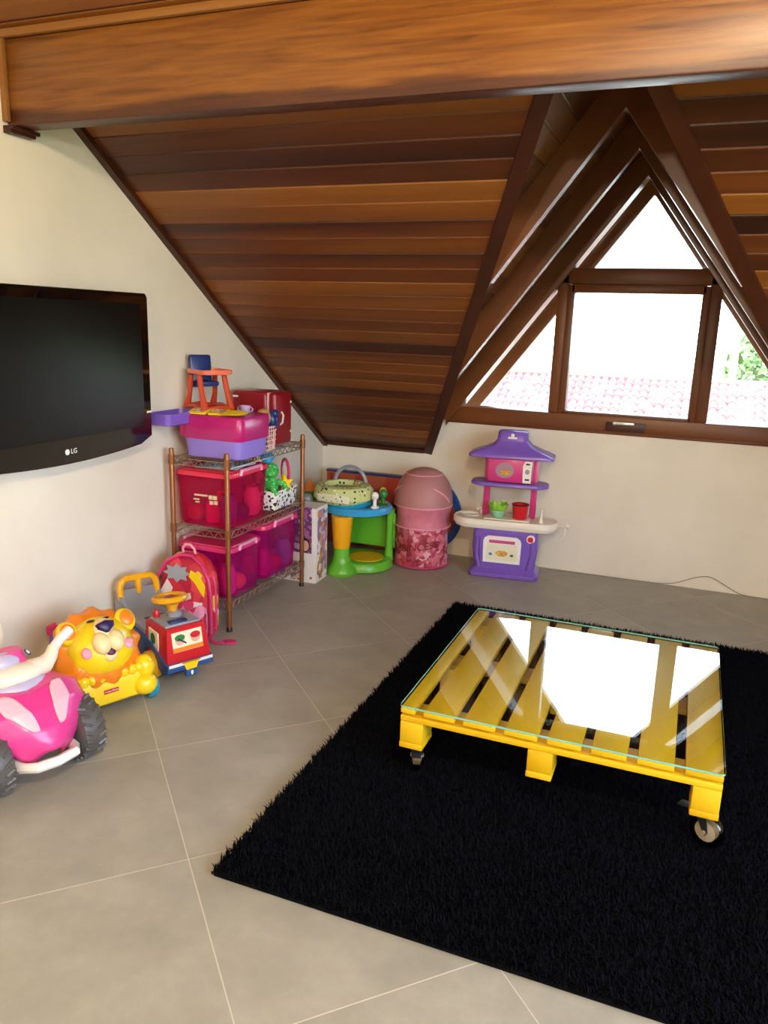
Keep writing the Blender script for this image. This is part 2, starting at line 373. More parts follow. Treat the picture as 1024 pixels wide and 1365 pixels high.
mb.prism([(XL-.12, 0), (XR+.12, 0), (XR+.12, ZK+.02), (XC+uS, ZK+.02), (XC+uS-.14, ZS), (XC-uS+.14, ZS), (XC-uS, ZK+.02), (XL-.12, ZK+.02)], YB, YB+.14, 1)
wb = struct(mb.build('wall_back', m_wall, smooth=0)); wb['label'] = 'low cream knee wall under the dormer window'
wf = struct(MB().box(((XL+XR)/2, YF-.06, zc(YF)/2), (XR-XL+.24, .12, zc(YF))).build('wall_front', m_wall, smooth=0)); wf['label'] = 'plain cream end wall facing the dormer window'
# ---- ceiling: every board its own piece
ceil = sempty('ceiling', 'sloping ceiling of varnished wooden boards')
PW = .0925
TONES = [.62, .55, .58, .66, .68, .3, .3, .26, .58, .6, .3, .55, .34, .5, .55, .52, .6, .34, .3, .34, .4, .5, .42, .5, .34, .5, .4, .34, .36, .54, .48, .34, .34]
TONES = [t_+(sum(TONES[:16])/16-sum(TONES[16:])/(len(TONES)-16) if i_ >= 16 else 0) for i_, t_ in enumerate(TONES)]
rt_ = random.Random(11)
def tone(o, ya):
    k = int(round((ya-2.2)/dy)); v = TONES[max(0, min(len(TONES)-1, k))]+rt_.uniform(-.06, .06); o.color = (v, v, v, 1); return o
dy = PW*cs
def board(x0a, x0b, x1a, x1b, ya, yb, name='board', rear=False):
    """a board across the slope from ya (lower edge, larger y) to yb; x at its two ends on both edges"""
    t = .016; ch = .004
    def P(x, k, dz):
        y = ya+(yb-ya)*k; nrm = (0, sn, cs)
        return (x, y+nrm[1]*dz, zc(y)+nrm[2]*dz)
    L = lambda k: x0a+(x0b-x0a)*k
    Rr = lambda k: x1a+(x1b-x1a)*k
    prof = [(0, ch), (.05, 0), (.955, 0), (1.0, ch), (1.0, t), (0, t)]
    mb = MB(); mb.loft([[P(L(k), k, dz) for k, dz in prof], [P(Rr(k), k, dz) for k, dz in prof]])
    return tone(mb.build(name, m_ceil, ceil, 0), ya)
y = YB
while y > 1.25:
    yb = y-dy
    ua, ub = u_open(y), u_open(yb)
    if ua > .03: 
        ub = max(ub, .001)
        board(XL, XL, XC-ua, XC-ub, y, yb); board(XC+ua, XC+ub, XR, XR, y, yb)
    else: board(XL, XL, XR, XR, y, yb)
    y = yb
YE = y
# backing decks above the boards (close the roof)
def deck(pts, off0=.016, off1=.05, name='roof_deck'):
    mb = MB(); a = [(x, yy+sn*off0, zc(yy)+cs*off0) for x, yy in pts]; b = [(x, yy+sn*off1, zc(yy)+cs*off1) for x, yy in pts]
    return mb.loft([a, b]).build(name, m_dark, ceil, 0)
YA = 2.483-.175/.472
deck([(XL-.12, YB+.6), (XC-u_open(YB+.6), YB+.6), (XC, YA), (XC, YRIDGE-.02), (XL-.12, YRIDGE-.02)])
deck([(XR+.12, YB+.6), (XC+u_open(YB+.6), YB+.6), (XC, YA), (XC, YRIDGE-.02), (XR+.12, YRIDGE-.02)])
mb = MB(); mb.loft([[(XL-.1, YRIDGE, zc(YRIDGE)+d), (XR+.1, YRIDGE, zc(YRIDGE)+d), (XR+.1, YE, zc(YE)+d), (XL-.1, YE, zc(YE)+d)] for d in (.001, .02)]).build('upper_boards', m_dorm, ceil, 0)
mb = MB(); mb.loft([[(XL-.12, YRIDGE+.05, zc(YRIDGE)+.02+d-.03), (XR+.12, YRIDGE+.05, zc(YRIDGE)+.02+d-.03), (XR+.12, YF-.2, zc(YF-.2)+d), (XL-.12, YF-.2, zc(YF-.2)+d)] for d in (0, .06)]).build('rear_boards', m_dorm, ceil, 0)
# ---- dormer: boards on three pairs of rafters, valley boards along the opening
cR = 1/math.sqrt(1+RA*RA); sR = RA*cR; YO = YB+.62
def dz_plane(u): return ZA+RD-RA*u
def y_valley(u): return max(2.0, YB-(ZA+RD-ZK-RA*u-.045)/SL)
for sg in (-1, 1):
    k = 0; u = 0.0; du = PW*cR
    while u < 1.36:
        ua, ub = u, u+du; t = .015; mb = MB(); prof = [(ua, .003), (ua+du*.05, 0), (ub-du*.05, 0), (ub, .003), (ub, t), (ua, t)]
        r0 = [(XC+sg*(uu+sR*d), y_valley(uu)-.01, dz_plane(uu)+cR*d) for uu, d in prof]; r1 = [(XC+sg*(uu+sR*d), YO, dz_plane(uu)+cR*d) for uu, d in prof]
        if y_valley(ua) < YO-.05 and y_valley(ub) < YO-.02: mb.loft([r0, r1]).build('dormer_board', m_dorm, ceil, 0)
        u += du
    mb = MB(); o0, o1 = .015, .05
    pts = [(0, y_valley(0)), (0, YO), (1.42, YO), (1.42, min(YO-.01, y_valley(1.42)))]
    mb.loft([[(XC+sg*(uu+sR*d), yy, dz_plane(uu)+cR*d) for uu, yy in pts] for d in (o0, o1)]).build('dormer_deck', m_dark, ceil, 0)
    for yk, th in ((3.2, .055), (3.88, .055), (4.535, .06), (YO-.05, .05)):
        zl = max(zc(yk)+.0, ZS) if yk < YB+.1 else .75
        ue = (ZA-zl)/RA; ut = (ZA+RD-zl)/RA
        MB().prism([(XC, ZA), (XC+sg*ue, zl), (XC+sg*(ue+.003), zl), (XC+sg*(min(ut, ue+.1)), zl+max(0, RD-RA*(.1)) if ut > ue+.1 else zl), (XC, ZA+RD-.004)], yk-th/2, yk+th/2, 1).build('rafter', m_raft, ceil, 0)
    # valley board
    mb = MB(); ring = []
    for yy in (2.1, YB-.004):
        uo = u_open(yy); z = zc(yy)
        ring.append([(XC+sg*(uo+.012), yy, z-.014), (XC+sg*(uo-.04), yy, z-.02), (XC+sg*(uo-.04), yy, z+.045), (XC+sg*(uo+.012), yy, z+.045)])
    mb.loft(ring).build('valley_board', m_dark, ceil, 0)
    mb = MB(); ring = []                                      # closing board between the valley board and the dormer boards
    for yy in (2.15, YB-.004):
        uo = u_open(yy); z = zc(yy); zt = dz_plane(uo)+.01
        ring.append([(XC+sg*(uo+.004), yy, z+.03), (XC+sg*(uo-.012), yy, z+.03), (XC+sg*(uo-.012), yy, max(zt, z+.06)), (XC+sg*(uo+.004), yy, max(zt, z+.06))])
    mb.loft(ring).build('valley_lining', m_dorm, ceil, 0)
MB().box((XC, (2.15+YO)/2, ZA+RD-.03), (.05, YO-2.15, .07), .004).build('ridge_board', m_dark, ceil, 0)
# moulding along the side wall and foot board
def slope_strip(name, x0, x1, ya, yb, h, m=None):
    mb = MB(); mb.loft([[(x0, yy, zc(yy)+.004), (x1, yy, zc(yy)+.004), (x1, yy-sn*h*.3, zc(yy)-h), (x0, yy-sn*h*.3, zc(yy)-h)] for yy in (ya, yb)])
    o = mb.build(name, m or m_dark, None, 0); return struct(o)
slope_strip('trim_1', XL+.001, XL+.034, YB-.001, 2.24, .024)['label'] = 'dark moulding where the sloping boards meet the side wall'
o = struct(MB().box(((XL+XC-u_open(YB))/2, YB-.012, ZK-.0), (XC-u_open(YB)-XL, .02, .022), .003).build('trim_2', m_dark, None, 0)); o['label'] = 'thin dark strip along the foot of the sloping boards'
o = struct(MB().box(((XR+XC+u_open(YB))/2, YB-.012, ZK-.0), (-XC-u_open(YB)+XR, .02, .022), .003).build('trim_3', m_dark, None, 0)); o['label'] = 'thin dark strip on the far side of the dormer'
# beam
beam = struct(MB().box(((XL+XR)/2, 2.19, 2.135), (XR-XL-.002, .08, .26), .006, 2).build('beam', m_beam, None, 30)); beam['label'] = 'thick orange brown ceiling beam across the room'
m_trimlight = wood('light_trim_wood', [(0, '#6a3f1c'), (.5, '#8d5b2a'), (1, '#a87a40')], 0, 9, .45, .2, .3)
mb = MB(); mb.box(((XL+XR)/2, 2.143, 2.277), (XR-XL-.002, .022, .026), .006); o = struct(mb.build('trim_4', m_trimlight, None, 30)); o['label'] = 'slim wooden moulding along the top of the beam'
mb = MB(); mb.box((XL+.011, 2.139, 2.14), (.02, .02, .25), .004); o = struct(mb.build('trim_5', m_trimlight, None, 30)); o['label'] = 'upright wooden moulding at the end of the beam'
mb = MB(); mb.box((XL+.022, 2.19, 1.998), (.042, .12, .013), .002); mb.box((XL+.017, 2.185, 1.987), (.032, .11, .012), .002); o = struct(mb.build('trim_6', m_dark, None, 30)); o['label'] = 'small dark wooden pad under the end of the beam'
# ---- dormer window
win = sempty('window_1', 'triangular wooden dormer window with four panes')
m_pane = clear_glass('window_glass', '#fbfdff')
y0, y1 = YB-.005, YB+.075; yc, th = (y0+y1)/2, y1-y0
def zr(u): return ZA-RA*u                                     # underside of the last rafter
MB().box((XC, yc, .8975), (2*1.06, th+.05, .085), .005).build('sill_rail', m_frame_x, win, 30)
MB().box((XC, yc-.034, .853), (2*1.03, .03, .03), .004).build('sill_strip', m_frame_x, win, 30)
for sg in (-1, 1):
    xm = XC+sg*.398
    MB().box((xm, yc, (.94+1.70)/2), (.062, th, .76), .004).build('mullion', m_frame, win, 30)
    MB().box((XC+sg*.351, yc-.012, (.94+1.61)/2+.02), (.04, th, .715), .004).build('sash_stile', m_frame, win, 30)
MB().box((XC, yc, 1.70), (.80, th, .085), .004).build('transom', m_frame_x, win, 30)
MB().box((XC, yc-.012, 1.633), (.70, th, .045), .004).build('sash_rail', m_frame_x, win, 30)
MB().box((XC, yc-.012, .946), (.70, th, .02), .004).build('sash_rail', m_frame_x, win, 30)
for sg in (-1, 1):                                            # slanted frame under the last rafter
    MB().prism([(XC, ZA+.05), (XC+sg*1.04, zr(1.04)+.05), (XC+sg*1.04, zr(1.04)+.006), (XC, ZA+.006)], YB-.012, y1, 1).build('gable_frame', m_raft, win, 0)
    MB().prism([(XC+sg*.425, .935), (XC+sg*.96, .935), (XC+sg*.425, zr(.425)+.02)], yc-.003, yc+.003, 1).build('pane', m_pane, win, 0)
MB().box((XC, yc, 1.28), (.67, .006, .69)).build('pane', m_pane, win, 0)
MB().prism([(XC-.36, 1.735), (XC+.36, 1.735), (XC, ZA+.015)], yc-.003, yc+.003, 1).build('pane', m_pane, win, 0)
m_alu = mat('brushed_metal', '#c9c9c6', .3, .9)
l = MB().box((XC+.015, YB-.043, .888), (.21, .018, .05), .003).build('latch_plate', m_dark, win, 30)
MB().box((XC+.01, YB-.056, .907), (.1, .012, .016), .004).box((XC-.045, YB-.05, .905), (.02, .02, .02), .004).build('latch', m_alu, win, 30)
# ---- side window behind the camera's right shoulder
w2 = sempty('window_2', 'plain wooden window in the side wall'); yA, yB_, zA_, zB_ = W2
for c, d in (((XR+.06, (yA+yB_)/2, zA_+.03), (.1, yB_-yA, .06)), ((XR+.06, (yA+yB_)/2, zB_-.03), (.1, yB_-yA, .06)), ((XR+.06, yA+.03, (zA_+zB_)/2), (.1, .06, zB_-zA_-.12)), ((XR+.06, yB_-.03, (zA_+zB_)/2), (.1, .06, zB_-zA_-.12)), ((XR+.06, (yA+yB_)/2, (zA_+zB_)/2), (.08, .06, zB_-zA_-.12))):
    MB().box(c, d, .004).build('frame_bar', m_frame, w2, 30)
for k in (0, 1):
    ya_ = yA+.06 if k == 0 else (yA+yB_)/2+.03; yb_ = (yA+yB_)/2-.03 if k == 0 else yB_-.06
    MB().box((XR+.06, (ya_+yb_)/2, (zA_+zB_)/2), (.006, yb_-ya_, zB_-zA_-.12)).build('pane', m_pane, w2, 0)
# ------------------------------------------------------------------ outside: garden, neighbour's tiled roof, white annexe, trees
m_grass = mat('garden', '#7d8f5a', .9, bscale=.6, var=.25)
o = struct(MB().box((0, 60, -4.6), (240, 240, .2)).build('ground', m_grass, None, 0)); o['label'] = 'garden ground far below the window'
m_clay = blotch('clay_tile', ['#7a5048', '#865a52', '#704a46', '#91685e', '#7c5650'], 3.0, .8)
m_white = mat('white_render', '#e9e6e0', .8, bscale=3)
RY, RZ, RS = 22.0, .16, .46
nh = thing('neighbour_house', 'house with a long pinkish clay tile roof seen through the window', 'house', (2, 20, -4.5))
def roof_pt(x, s, lift=0):                                     # s metres down the slope from the ridge
    k = 1/math.sqrt(1+RS*RS); return (x-2, RY-s*k-20-lift*RS*k*0, RZ-s*RS*k+lift+4.5)
mb = MB(); pitch = .21; xs0, xs1 = -5.6, 11.0; ncol = int((xs1-xs0)/pitch)
for rrow in range(15):
    s0, s1 = rrow*.34, rrow*.34+.37
    xa = xs0-.55*rrow*.34*0
    def f(a, b, s0=s0, s1=s1, xa=xa):
        x = xa+a*ncol*pitch; ph = (a*ncol*6 % 6)/6
        return roof_pt(x, s0+(s1-s0)*b, .085*abs(math.cos(math.pi*ph))+.022*b)
    mb.grid(f, ncol*6, 1)
tl = mb.build('roof_tiles', m_clay, nh, 0, fix=False); tl['kind'] = 'stuff'
mb = MB(); mb.loft([[(xs0-2, RY-20+.05, RZ+4.5-.06), (xs1-2, RY-20+.05, RZ+4.5-.06), (xs1-2, RY-20-4.7, RZ+4.5-2.25), (xs0-2, RY-20-4.7, RZ+4.5-2.25)], [(xs0-2, RY-20+.05, RZ+4.5-.2), (xs1-2, RY-20+.05, RZ+4.5-.2), (xs1-2, RY-20-4.7, RZ+4.5-2.4), (xs0-2, RY-20-4.7, RZ+4.5-2.4)]])
mb.build('roof_slab', m_dark, nh, 0)
mb = MB(); mb.tube([(xs0-2, RY-20, RZ+4.55), (xs1-2, RY-20, RZ+4.55)], .09, 8); mb.build('ridge_cap', m_clay, nh, 40)
MB().box(((xs0+xs1)/2-2, -2.0, 1.15), (xs1-xs0-.8, .2, 2.3)).build('wall', m_white, nh, 0)
MB().box(((xs0+xs1)/2-2, 2.0, 2.2), (xs1-xs0-.8, .2, 4.4)).build('wall', m_white, nh, 0)
an = thing('white_annexe', 'small white building with one dark window beside the tiled roof', 'building', (-7.35, 21.6, -4.5))
MB().box((0, 0, 2.35), (1.7, 1.6, 4.7)).build('wall', m_white, an, 0)
MB().box((0, 0, 4.73), (1.9, 1.8, .08)).build('roof', m_white, an, 0)
MB().box((.3, -.81, 4.05), (.42, .04, .5)).build('window', mat('dark_window', '#4a5560', .3), an, 0)
m_leaf = mat('leaf', '#5f7a40', .7, bscale=2, var=.3); m_bark = mat('bark', '#8a7457', .9, bump=.5, bscale=20)
def tree(loc, h, rad, n, label, seed, tz=.55):
    rnd = random.Random(seed); t = thing('leafy_tree', label, 'tree', loc, 0, 'trees beyond the tiled roof')
    MB().tube([(0, 0, 0), (.05, .02, h*.4), (-.05, 0, h*.85)], [.14, .1, .05], 8).build('trunk', m_bark, t)
    mb = MB()
    for i in range(n):
        a, b, r_ = rnd.uniform(0, 6.28), rnd.uniform(-1, 1), rad*rnd.uniform(.55, 1)
        q = math.sqrt(1-b*b); c = Vector((math.cos(a)*q*r_, math.sin(a)*q*r_, h*.85+b*r_*tz*2)); s = rnd.uniform(.09, .2)
        d1 = Vector((rnd.uniform(-1, 1), rnd.uniform(-1, 1), rnd.uniform(-1, 1))).normalized(); d2 = d1.orthogonal().normalized()
        mb.put([c-d1*s, c+d2*s*.5, c+d1*s, c-d2*s*.5], [[0, 1, 2, 3]])
    o = mb.build('foliage', m_leaf, t, 0, fix=False); o['kind'] = 'stuff'
tree((1.9, 25.5, -4.5), 5.6, 1.3, 1600, 'leafy tree rising behind the tiled roof', 3)
tree((4.4, 28, -4.5), 6.2, 1.6, 1200, 'broader tree farther behind the tiled roof', 5)
pl = thing('utility_pole', 'slim tan pole standing behind the tiled roof', 'pole', (.95, 24.0, -4.5))
MB().lathe([(.11, 0), (.09, 6.6)], 10).build('shaft', m_bark, pl); MB().box((0, 0, 6.2), (.7, .08, .08), .01).build('crossbar', m_bark, pl)

# ------------------------------------------------------------------ pendant lamp (behind the view, lights the room)
m_shade = mat('lamp_metal', '#3a3530', .4, .6)
mb_ = bpy.data.materials.new('lit_bulb'); mb_.use_nodes = True; b_ = mb_.node_tree.nodes['Principled BSDF']; b_.inputs['Emission Color'].default_value = (1, .72, .42, 1); b_.inputs['Emission Strength'].default_value = 20
def pendant(LX, LY, LZ, watts, label):
    lp = thing('pendant_lamp', label, 'lamp', (LX, LY, LZ), 0, 'pendant lamps'); top = zc(LY)-LZ
    MB().tube([(0, 0, .1), (0, 0, top)], .005, 6).build('cord', m_shade, lp)
    MB().lathe([(.05, top-.06), (.05, top-.02)], 14).build('ceiling_rose', m_shade, lp)
    MB().lathe([(.022, .12), (.03, .1), (.03, .05), (.02, .04)], 14).build('socket', m_shade, lp)
    MB().ell((0, 0, 0), (.045, .045, .055), 14, 10).build('bulb_offscreen', mb_, lp)
    ld = bpy.data.lights.new('bulb_light', 'POINT'); ld.energy = watts; ld.color = (1, .84, .58); ld.shadow_soft_size = .07
    lo = bpy.data.objects.new('ceiling_lamp_offscreen', ld); COL.objects.link(lo); lo.parent = lp; lo.location = (0, 0, -.13)
pendant(.3, .05, 2.5, LAMP_WATTS*1.25, 'pendant lamp hanging below the roof ridge')
pendant(-.3, -1.5, 2.05, LAMP_WATTS*1.2, 'pendant lamp hanging near the end wall facing the dormer')

# ------------------------------------------------------------------ rug
RX0, RX1, RY0, RY1 = -1.03, .98, 1.46, 3.70
rug = thing('shag_rug', 'black long pile shag rug under the yellow pallet table', 'rug', ((RX0+RX1)/2, (RY0+RY1)/2, 0))
m_rug = mat('black_pile', (.0035, .004, .0065), .95, sheen=.0, spec=.06)
rw, rh = RX1-RX0, RY1-RY0
MB().box((0, 0, .006), (rw-.03, rh-.03, .012), .004).build('backing', m_rug, rug, 0)
def pile():
    rg = np.random.default_rng(4); n = 230000
    x = rg.uniform(-rw/2+.012, rw/2-.012, n); yy = rg.uniform(-rh/2+.012, rh/2-.012, n)
    a = rg.uniform(0, 2*np.pi, n)
    # the pile lies in broad swathes
    fx = np.sin(x*3.1+yy*1.7)+.6*np.sin(yy*5.3-x*2.2); fy = np.cos(yy*2.7-x*1.3)+.6*np.sin(x*6.1)
    ln = rg.uniform(.022, .036, n); lean = rg.uniform(.2, .75, n)
    dx = np.cos(a)*.75+fx*.25; dyv = np.sin(a)*.75+fy*.25; nn = np.hypot(dx, dyv); dx /= nn; dyv /= nn
    tx = x+dx*ln*lean; ty = yy+dyv*ln*lean; tz = .008+ln*np.sqrt(1-np.minimum(lean, .95)**2)*.85
    wd_ = .0021; px, py = -dyv*wd_, dx*wd_
    mx_, my_ = x+dx*ln*lean*.35, yy+dyv*ln*lean*.35; mz = .008+(tz-.008)*.6
    V = np.empty((n, 5, 3)); V[:, 0] = np.stack([x-px, yy-py, np.full(n, .008)], 1); V[:, 1] = np.stack([x+px, yy+py, np.full(n, .008)], 1)
    V[:, 2] = np.stack([mx_+px, my_+py, mz], 1); V[:, 3] = np.stack([mx_-px, my_-py, mz], 1); V[:, 4] = np.stack([tx, ty, tz], 1)
    me = bpy.data.meshes.new('pile'); me.vertices.add(n*5); me.vertices.foreach_set('co', V.ravel())
    base = (np.arange(n)*5)[:, None]; idx = np.concatenate([base+np.array([[0, 1, 2, 3]]), base+np.array([[3, 2, 4]])], 1).ravel()
    me.loops.add(n*7); me.loops.foreach_set('vertex_index', idx.astype(np.int32))
    st = np.stack([np.arange(n)*7, np.arange(n)*7+4], 1).ravel(); me.polygons.add(n*2); me.polygons.foreach_set('loop_start', st.astype(np.int32))
    me.update(calc_edges=True); me.materials.append(m_rug)
    o = bpy.data.objects.new('pile', me); COL.objects.link(o); o.parent = rug; o['kind'] = 'stuff'
pile()

# ------------------------------------------------------------------ pallet coffee table
PX0, PX1, PY0, PY1 = -.712, .192, 2.03, 2.945
pt = thing('pallet_table', 'low yellow painted pallet table on caster wheels', 'table', ((PX0+PX1)/2, (PY0+PY1)/2, .036))
pw, pd = PX1-PX0, PY1-PY0; zo = .036
m_yel = wood('yellow_paint', [(0, '#b98a06'), (.4, '#d9ac0c'), (.7, '#e6ba1c'), (1, '#efc73a')], 1, 7, .5, .25, .35)
m_yel_x = wood('yellow_paint_cross', [(0, '#b98a06'), (.4, '#d9ac0c'), (.7, '#e6ba1c'), (1, '#efc73a')], 0, 7, .5, .25, .35)
m_raw = wood('worn_yellow_paint', [(0, '#7d5a26'), (.4, '#b08a4a'), (.7, '#cba65e'), (1, '#d9b678')], 0, 7, .6, .3, .4)
x = -pw/2; ws = [.046]+[(pw-.046-7*.026)/7]*7
for k, w_ in enumerate(ws):
    MB().box((x+w_/2, 0, .2575-.036+.0095+.01), (w_-.001, pd, .019), .003).build('slat', m_yel, pt, 30); x += w_+.026
for k, yk in enumerate((-pd/2+.05, 0, pd/2-.05)):
    MB().box((0, yk, .2145-.0), (pw, .098, .019), .003).build('stringer', m_yel_x if k == 0 else m_raw, pt, 30)
    for xk in (-pw/2+.036, .0+(-.287+.26), pw/2-.036):
        MB().box((xk, yk, .1705), (.072, .098, .069), .004).build('block', m_yel_x, pt, 30)
for xk in (-pw/2+.036, -.027, pw/2-.036):
    for yk in (-pd/2+.05, 0, pd/2-.05): MB().box((xk, yk, .1265), (.074, .1, .019), .003).build('runner', m_yel, pt, 30)
m_wheel = clear_glass('clear_wheel', '#d8d2c0', 1.5, .1); m_brk = mat('caster_metal', '#4a4a4c', .35, .8); m_hub = mat('caster_hub', '#b8ab90', .3, .3)
def caster(xk, yk, ang, M0=None):
    c = bpy.data.objects.new('caster', None); COL.objects.link(c); c.parent = pt; c.location = (xk, yk, 0); c.rotation_euler = (0, 0, R(ang))
    mb = MB(); mb.box((0, 0, .1145), (.055, .055, .005), .001); mb.lathe([(.02, .102), (.02, .113)], 12)
    for s in (-1, 1): mb.prism([(-.016, .104), (.018, .104), (.03, .05), (.024, .038), (.014, .05)], s*.017-.0015, s*.017+.0015, 1)
    mb.box((-.022, 0, .101), (.05, .03, .006), .002, M=T(0, 0, 0, 0, -12))
    mb.build('bracket', m_brk, c, 30)
    mw = T(.02, 0, .048, 90)
    MB().lathe([(.03, -.012), (.045, -.012), (.048, -.008), (.048, .008), (.045, .012), (.03, .012), (.026, 0)], 24, mw, cap=False).build('wheel', m_wheel, c)
    mb = MB(); mb.lathe([(.008, -.016), (.03, -.011), (.03, .011), (.008, .016)], 16, mw); mb.lathe([(.006, -.021), (.006, .021)], 8, mw); mb.build('wheel_hub', m_hub, c)
caster(-pw/2+.036, -pd/2+.07, 106); caster(pw/2-.036, -pd/2+.07, -28); caster(-pw/2+.036, pd/2-.07, 60); caster(pw/2-.036, pd/2-.07, 130)
m_tglass = clear_glass('table_glass', '#fbfffd', 1.5); m_gedge = mat('green_glass_edge', '#7fc4ae', .08, 0, spec=.8)
mb = MB(); q = rrect(pw+.006, pd+.006, .014, 4)
n_ = len(q); a = [(px_, py_, 0) for px_, py_ in q]; b = [(px_, py_, .0055) for px_, py_ in q]
mb.put(a+b, [list(range(n_))[::-1], [n_+i for i in range(n_)]]); mb.cur = 1; mb.put(a+b, [[i, (i+1) % n_, n_+(i+1) % n_, n_+i] for i in range(n_)])
tg = mb.build('glass_top', [m_tglass, m_gedge], None, 0, fix=False); tg.location = ((PX0+PX1)/2, (PY0+PY1)/2, .2875+.0005)
tag(tg, 'square clear glass sheet lying on the yellow pallet slats', 'glass top')

# ------------------------------------------------------------------ television
m_gloss = mat('gloss_black', '#050506', .08, 0, spec=.5, coat=.4); m_screen = mat('screen', '#070707', .3, spec=.4); m_logo = mat('logo_silver', '#e8e8e8', .4)
TY0, TY1, TZ0, TZ1 = 1.745, 2.715, .895, 1.498
tv = thing('television', 'flat black television mounted on the cream wall', 'television', (XL, (TY0+TY1)/2, 0))
tw = TY1-TY0; X0 = .045; X1 = .10
def tvbot(k): return TZ0-.032*math.sin(math.pi*min(1, max(0, k)))**.8
def frame_ring(x, ins, n=14):
    pts = []; a0, a1 = -tw/2+ins, tw/2-ins; r_ = .018
    for i in range(n+1):
        k = i/n; pts.append((x, a0+(a1-a0)*k, tvbot(k)+ins+(.02*(1-min(1, min(k, 1-k)/.04))**2)))
    pts += [(x, a1+.0, TZ1-ins-.015), (x, a1-.012, TZ1-ins), (x, a0+.012, TZ1-ins), (x, a0, TZ1-ins-.015)]
    return pts
MB().loft([frame_ring(X0, .05), frame_ring(X0+.015, .01), frame_ring(X1-.012, 0), frame_ring(X1-.003, .002), frame_ring(X1, .006)]).build('casing', m_gloss, tv, 30)
MB().box((X1+.0005, 0, (.962+1.456)/2), (.002, tw-.1, 1.456-.962), .0005).build('screen', m_screen, tv, 0)
MB().box((X1+.001, .0, .9585), (.0025, tw-.1, .003)).build('screen_lip', m_gloss, tv, 0)
MB().box((.022, 0, 1.2), (.044, .3, .25), .006).build('wall_bracket', m_brk, tv, 30)
Mt = Matrix(((0, 0, 1, X1+.0015), (1, 0, 0, 0), (0, 1, 0, .911), (0, 0, 0, 1)))
lettering('brand_text', 'LG', .026, m_logo, tv, Mt @ T(.022, 0, 0))
MB().lathe([(.011, 0), (.011, .001)], 20, Mt @ T(-.012, 0, 0)).build('brand_emblem', m_logo, tv, 0)
Mr = Matrix(((0, 0, 1, X1+.0015), (1, 0, 0, tw/2-.02), (0, 1, 0, 1.017), (0, 0, 0, 1)))
MB().box((0, 0, 0), (.03, .008, .001), M=Mr).build('badge', m_logo, tv, 0)

# ------------------------------------------------------------------ plastics
def pl_(name, col, r=.32): return mat('plastic_'+name, col, r, coat=.15, bscale=25)
P_YEL = pl_('yellow', '#f8d016'); P_LYEL = pl_('lemon', '#f4d62a'); P_AMB = pl_('amber', '#eda90f'); P_ORG = pl_('orange', '#f08419')
P_PINK = pl_('hot_pink', '#e8408c'); P_LPINK = pl_('light_pink', '#f3b9c4'); P_CREAM = pl_('cream', '#f0e3c8'); P_WHITE = pl_('white', '#efe9df')
P_PURP = pl_('purple', '#7a5cc0'); P_LILAC = pl_('lilac', '#8f78d2'); P_MAG = pl_('magenta', '#b5156a'); P_RED = pl_('red', '#c81a22'); P_CRIM = pl_('crimson', '#8c0f1e')
P_BLUE = pl_('blue', '#24508f'); P_NAVY = pl_('navy', '#1b2f6b'); P_TEAL = pl_('teal', '#1f8fae'); P_SKY = pl_('sky_blue', '#3ba3d8'); P_GREEN = pl_('green', '#63b52c')
P_DGREEN = pl_('dark_green', '#2e7a34'); P_GREY = pl_('grey', '#8f949c'); P_BLK = pl_('black', '#161518', .45); P_RUB = mat('tyre', '#56534f', .36, bump=.3, bscale=80)
P_TERRA = pl_('terracotta', '#c8472a'); P_CORAL = pl_('coral', '#ee7a5c'); P_TAN = pl_('tan', '#c99a63'); P_PURPD = mat('dark_purple', '#2f1f4f', .4); P_ROSE = pl_('rose', '#d0336f')
P_PEACH = pl_('peach', '#f2d79a'); P_BLUSH = pl_('blush', '#ef9aa8')

# ------------------------------------------------------------------ wire shelving rack
SX0, SX1, SY0, SY1 = -2.165, -1.872, 2.897, 3.617; SCX, SCY = (SX0+SX1)/2, (SY0+SY1)/2
m_bronze = mat('bronze_tube', '#8f5a32', .35, .55, bscale=90); m_wire = mat('wire', '#a8937a', .3, .8)
rk = thing('wire_rack', 'bronze wire shelving rack with three shelves against the wall', 'shelf rack', (SCX, SCY, 0))
hw, hd = (SX1-SX0)/2, (SY1-SY0)/2
for sx in (-1, 1):
    for sy in (-1, 1):
        p = MB().lathe([(.0115, .02), (.0115, .825), (.009, .832), (0.001, .834)], 12, T(sx*hw, sy*hd, 0)).build('post', m_bronze, rk)
        MB().lathe([(.014, 0), (.014, .012), (.008, .02)], 10, T(sx*hw, sy*hd, 0)).build('foot', P_BLK, p)
        for z in (.135, .47, .79): MB().lathe([(.0125, z-.03), (.0145, z-.028), (.0145, z+.012), (.0125, z+.014)], 12, T(sx*hw, sy*hd, 0)).build('collar', m_bronze, p)
SHZ = (.135, .47, .79)
